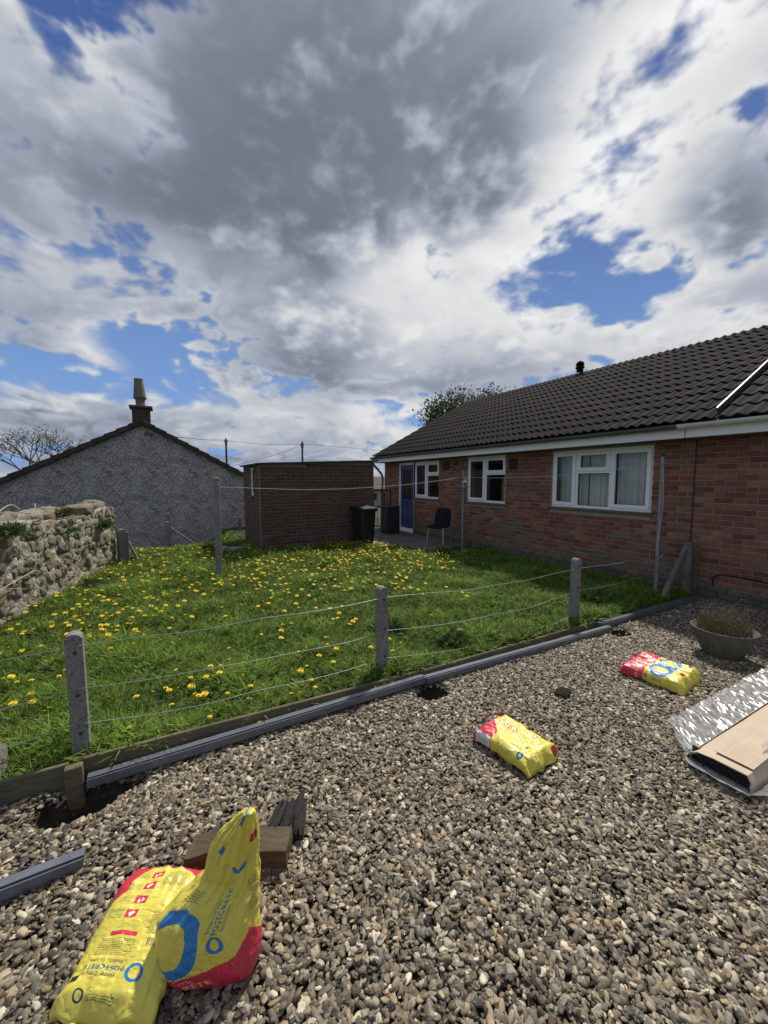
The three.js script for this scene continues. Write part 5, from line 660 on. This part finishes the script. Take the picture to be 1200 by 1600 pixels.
// ---------------------------------------------------------------- gravel
{
  const G = new THREE.Group(); G.name = 'gravel'; scene.add(G); stuffOf(G, 'mixed tan, cream and grey pebble gravel', 'gravel');
  const shapes = [0, 1, 2, 3, 4, 5].map((i) => { let g = blob(i < 2 ? 2 : 1, i + 20, 2.6, 0.34, 1.6); if (i > 3) { g = g.toNonIndexed(); g.computeVertexNormals(); } return metreUV(g, i); }), r = rng(77);
  const PC = [[0.3764, 0.3029, 0.1966], [0.2637, 0.2078, 0.1345], [0.1694, 0.1366, 0.0931], [0.4519, 0.38, 0.2638], [0.1067, 0.089, 0.0651], [0.3012, 0.2198, 0.1242], [0.1883, 0.1638, 0.1263], [0.5774, 0.4989, 0.3724], [0.1571, 0.1068, 0.0622], [0.2259, 0.1937, 0.1469], [0.0754, 0.0641, 0.0487], [0.1254, 0.1021, 0.0704], [0.2009, 0.1544, 0.0983]];
  const mat = std(1, 1, 1, 0.62, { map: tex(256, 1.4, (u, v) => 0.85 + 0.22 * pf(u, v, 5, 4, 3)) }), lists = shapes.map(() => []);
  const add = (x, z, lift, big) => { const h = holeAt(x, z); if (h > 0.03 && r() < 0.93) return; const s = (0.0054 + 0.0086 * Math.pow(r(), 2.2)) * big, e = 0.75 + r() * 0.75, m = new THREE.Matrix4(), q = new THREE.Quaternion().setFromEuler(new THREE.Euler((r() - 0.5) * 1.3, r() * 6.283, (r() - 0.5) * 1.3)); const dirt = fbm(x * 1.6, z * 1.6, 8, 3); const c = PC[Math.floor(Math.pow(r(), 1 - Math.max(-0.5, Math.min(0.5, dirt * 1.2))) * PC.length)], t = 0.50 + r() * 0.80;
    m.compose(new THREE.Vector3(x, gravelY(x, z) + lift + (r() - 0.5) * 0.006, z), q, new THREE.Vector3(s * 1.35 * e, s * (0.38 + r() * 0.28), s / Math.sqrt(e))); lists[Math.floor(r() * shapes.length)].push([m, c.map((k) => k * t)]); };
  const fill = (x0, x1, z0, z1, per, lift, big) => { const n = (x1 - x0) * (z1 - z0) * per; for (let i = 0; i < n; i++) add(lerp(x0, x1, r()), lerp(z0, z1, r()), lift, big); };
  fill(-1.3, 6.40, -2.47, 0.3, 2400, -0.006, 1.05); fill(-1.3, 6.40, -2.47, 0.3, 5200, 0.002, 1); fill(1.0, 6.40, 0.3, 2.0, 2200, 0.0, 1.15); fill(-1.9, -0.3, -2.47, -2.3, 900, 0.022, 1);
  lists.forEach((l, i) => { const im = new THREE.InstancedMesh(shapes[i], mat, l.length); im.name = 'pebbles'; shade(im); l.forEach(([m, c], k) => { im.setMatrixAt(k, m); im.setColorAt(k, col(...c)); }); stuffOf(im); G.add(im); });
}

// ---------------------------------------------------------------- grass, weeds, dandelions
const clear = (x, z) => { if (x > 4.5 && z < -6.75 && z > -11.3) return false; if (x > 1.78 && x < 4.6 && z < -8.55) return false; if (x > 6.2) return false; const s = (x + 2.29) * 0.24 + (z + 2.63) * -0.971, d = (x + 2.29) * 0.971 + (z + 2.63) * 0.24; if (s < 6.3 && d < 0.03) return false; if (s < -0.5 && d < 0) return false; return z > -13.3; };
{
  const tuft = (seed, n, h, wid, spread) => { const r = rng(seed), pos = [], nor = []; for (let i = 0; i < n; i++) { const a = r() * 6.283, b = r() * 6.283, k = r() * spread, x = Math.cos(a) * k, z = Math.sin(a) * k, hh = h * (0.55 + r() * 0.6), lean = (0.3 + r() * 1.1) * hh, cx = Math.cos(b), cz = Math.sin(b), wx = -cz * wid / 2, wz = cx * wid / 2; const P = (t, w) => { const o = lean * t * t, y = hh * t * (1 - 0.28 * t * (lean / hh)); return [[x + cx * o - wx * w, y, z + cz * o - wz * w], [x + cx * o + wx * w, y, z + cz * o + wz * w]]; }; const [a0, a1] = P(0, 1), [b0, b1] = P(0.55, 0.85), [c0] = P(1, 0); pos.push(...a0, ...a1, ...b1, ...a0, ...b1, ...b0, ...b0, ...b1, ...c0); } const g = new THREE.BufferGeometry(); g.setAttribute('position', new THREE.Float32BufferAttribute(pos, 3)); g.computeVertexNormals(); return g; };
  const rosette = (seed, n, len, wid) => { const r = rng(seed), list = []; for (let i = 0; i < n; i++) { const g = leafGeo(len * (0.6 + r() * 0.6), wid * (0.7 + r() * 0.6), len * 0.12).toNonIndexed(); g.rotateX(-0.25 - r() * 0.7); g.rotateY(r() * 6.283); list.push(g); } const g = mergeGeometries(list, false); g.computeVertexNormals(); return g; };
  const mat = new THREE.MeshPhysicalMaterial({ color: col(1, 1, 1), roughness: 0.8, specularIntensity: 0.45, transmission: 0.25, thickness: 0, side: THREE.DoubleSide });
  const GC = [[0.112, 0.1885, 0.0172], [0.144, 0.2342, 0.0225], [0.0907, 0.1543, 0.0158], [0.176, 0.2571, 0.0297], [0.128, 0.2057, 0.0238]], DRY = [0.24, 0.20, 0.09];
  const Gr = new THREE.Group(); Gr.name = 'grass'; scene.add(Gr); stuffOf(Gr, 'rough green grass covering the lawn', 'grass'); const r = rng(99);
  const kinds = [tuft(1, 9, 0.085, 0.006, 0.03), tuft(2, 10, 0.105, 0.0055, 0.035), tuft(3, 8, 0.15, 0.0065, 0.03), rosette(4, 9, 0.11, 0.030), rosette(5, 10, 0.06, 0.024)], lists = kinds.map(() => []);
  const plant = (x, z, far) => { if (!clear(x, z)) return; const p = fbm(x * 1.5, z * 1.5, 21, 3), q = fbm(x * 3, z * 3, 31, 2); if (r() < sstep(-0.05, -0.45, fbm(x * 2.6, z * 2.6, 51, 3)) * 0.75) return; let k; const w = r(); if (w < 0.18 + 0.5 * Math.max(0, q)) k = r() < 0.5 ? 3 : 4; else k = p > 0.12 ? (r() < 0.35 ? 2 : 1) : r() < 0.5 ? 0 : 1; const sh = sstep(4.2, 5.6, x), s = (0.66 + r() * 0.6 + p * 0.9) * (far ? 1.15 : 1) * (1 + sh * 0.2); const m = new THREE.Matrix4().compose(new THREE.Vector3(x, lawnY(x, z) - 0.006, z), new THREE.Quaternion().setFromEuler(new THREE.Euler((r() - 0.5) * 0.3, r() * 6.283, (r() - 0.5) * 0.3)), new THREE.Vector3(s, s * (k > 2 ? 0.9 : 0.85 + r() * 0.35), s)); const c = r() < 0.03 ? DRY : GC[Math.floor(r() * GC.length)], t = (0.72 + r() * 0.6) * (1 + p * 0.6); lists[k].push([m, c.map((v) => v * t)]); };
  const fill = (x0, x1, z0, z1, per, far) => { const n = (x1 - x0) * (z1 - z0) * per; for (let i = 0; i < n; i++) plant(lerp(x0, x1, r()), lerp(z0, z1, r()), far); };
  fill(-2.4, 6.3, -4.3, -2.53, 1700); fill(-2.2, 6.3, -6.5, -4.3, 1100); fill(-1.6, 5.2, -13, -6.5, 650, true);
  lists.forEach((l, i) => { const im = new THREE.InstancedMesh(kinds[i], mat, l.length); im.name = i < 3 ? 'grass_tufts' : 'leaf_rosettes'; shade(im); l.forEach(([m, c], k) => { im.setMatrixAt(k, m); im.setColorAt(k, col(...c)); }); stuffOf(im); Gr.add(im); });
  // dandelions
  const petal = (n, rad, y, lift, t0) => { const pos = []; for (let i = 0; i < n; i++) { const a = i / n * 6.283 + t0, b = 6.283 / n * 0.62; pos.push(0, y - 0.003, 0, Math.cos(a + b) * rad * 0.8, y + lift * 0.7, Math.sin(a + b) * rad * 0.8, Math.cos(a) * rad, y + lift, Math.sin(a) * rad, 0, y - 0.003, 0, Math.cos(a) * rad, y + lift, Math.sin(a) * rad, Math.cos(a - b) * rad * 0.8, y + lift * 0.7, Math.sin(a - b) * rad * 0.8); } const g = new THREE.BufferGeometry(); g.setAttribute('position', new THREE.Float32BufferAttribute(pos, 3)); g.computeVertexNormals(); return g; };
  const head = merged([petal(11, 0.022, 0, 0.002, 0), petal(9, 0.015, 0.004, 0.004, 0.3), petal(6, 0.008, 0.008, 0.004, 0.1)]), yel = std(0.80, 0.60, 0.02, 0.7, { side: THREE.DoubleSide }), stemG = bar([0, -0.10, 0], [0, -0.002, 0], 0.0018, 0.0016, 5), stemM = std(0.14, 0.17, 0.05, 0.8), spots_ = [];
  for (let i = 0; i < 14000 && spots_.length < 1500; i++) { const x = lerp(-1.9, 5.0, r()), z = lerp(-12.0, -2.6, Math.pow(r(), 0.8)); if (!clear(x, z)) continue; const dens = 0.26 + 1.8 * fbm(x * 0.9 + 9, z * 0.9, 2, 3) + 0.62 * sstep(-3.4, -6, z) - 0.30 * sstep(-9, -11, z) - 0.55 * sstep(2.6, 4.2, x) * sstep(-6.5, -4.5, z) - 0.25 * sstep(1.2, 2.2, x) * sstep(-5.2, -3.4, z); if (r() > dens) continue; spots_.push([x, z, r(), r(), r()]); }
  spots_.sort((a, b) => Math.hypot(a[0], a[1]) - Math.hypot(b[0], b[1])); const rest = [];
  spots_.forEach(([x, z, a, b, c], i) => { const y = lawnY(x, z) + 0.065 + a * 0.055, tilt = new THREE.Euler((b - 0.5) * 0.7, c * 6.28, (a - 0.5) * 0.7), s = 0.5 + b * 0.75; if (i < 300) { const d = thing('dandelion', 'yellow dandelion in flower on the lawn', 'dandelion', [x, y, z], 0, 'dandelions on the lawn'); d.scale.setScalar(s); const h = part('flower_head', head, yel, d); h.rotation.copy(tilt); part('stem', stemG, stemM, d); } else rest.push(new THREE.Matrix4().compose(new THREE.Vector3(x, y, z), new THREE.Quaternion().setFromEuler(tilt), new THREE.Vector3(s, s, s))); });
  for (let i = 0; i < 420; i++) { const x = lerp(2.2, 5.6, r()), z = lerp(-8.4, -5.6, r()); if (!clear(x, z)) continue; rest.push(new THREE.Matrix4().compose(new THREE.Vector3(x, lawnY(x, z) + 0.10 + r() * 0.1, z), new THREE.Quaternion().setFromEuler(new THREE.Euler(r() - 0.5, r() * 6, r() - 0.5)), new THREE.Vector3(0.6, 0.6, 0.6))); }
  const im = new THREE.InstancedMesh(head, yel, rest.length); im.name = 'far_dandelions'; shade(im); rest.forEach((m, k) => im.setMatrixAt(k, m)); stuffOf(im, 'yellow flowers spread across the far half of the lawn', 'dandelions'); scene.add(im);
  // larger weeds
  const W = [['dock_plant', 'broad leaved dock clump beside the middle concrete post', 1.95, -3.35, 0.20, 0.10, 0.035], ['dock_plant', 'broad leaved dock clump at the foot of the boards between two posts', 2.35, -2.78, 0.16, 0.10, 0.04], ['shaded_weed', 'leafy weed in shade at the foot of the brick wall by the pole', 5.95, -6.3, 0.30, 0.08, 0.03], ['shed_weed', 'tall leafy weed clump in front of the shed corner', 2.5, -8.2, 0.34, 0.07, 0.025], ['shed_weed', 'tall leafy weed clump growing beside the wheelie bin', 3.75, -7.9, 0.36, 0.07, 0.025], ['shed_weed', 'low leafy weeds along the middle of the shed wall', 3.1, -8.25, 0.30, 0.07, 0.025], ['patio_weed', 'leafy weed clump at the patio edge near the chair', 5.05, -6.45, 0.34, 0.07, 0.022], ['patio_weed', 'leafy weed clump behind the bin at the patio corner', 4.45, -7.35, 0.30, 0.07, 0.022], ['wall_side_weed', 'dark green weeds growing along the foot of the stone wall', -0.95, -6.9, 0.26, 0.06, 0.025], ['corner_weed', 'long leaved weed between the last concrete post and the clothes pole', 4.75, -2.95, 0.24, 0.16, 0.02], ['corner_weed', 'bright green weed at the foot of the clothes pole by the wall', 5.98, -2.85, 0.18, 0.06, 0.03]];
  W.forEach(([n, l, x, z, R, len, wid], i) => bush(n, l, [x, lawnY(x, z) - 0.02, z], R, 420, len, wid, 200 + i, GREENS, 'weed', undefined, 0.75));
}
renderer.render(scene, camera);
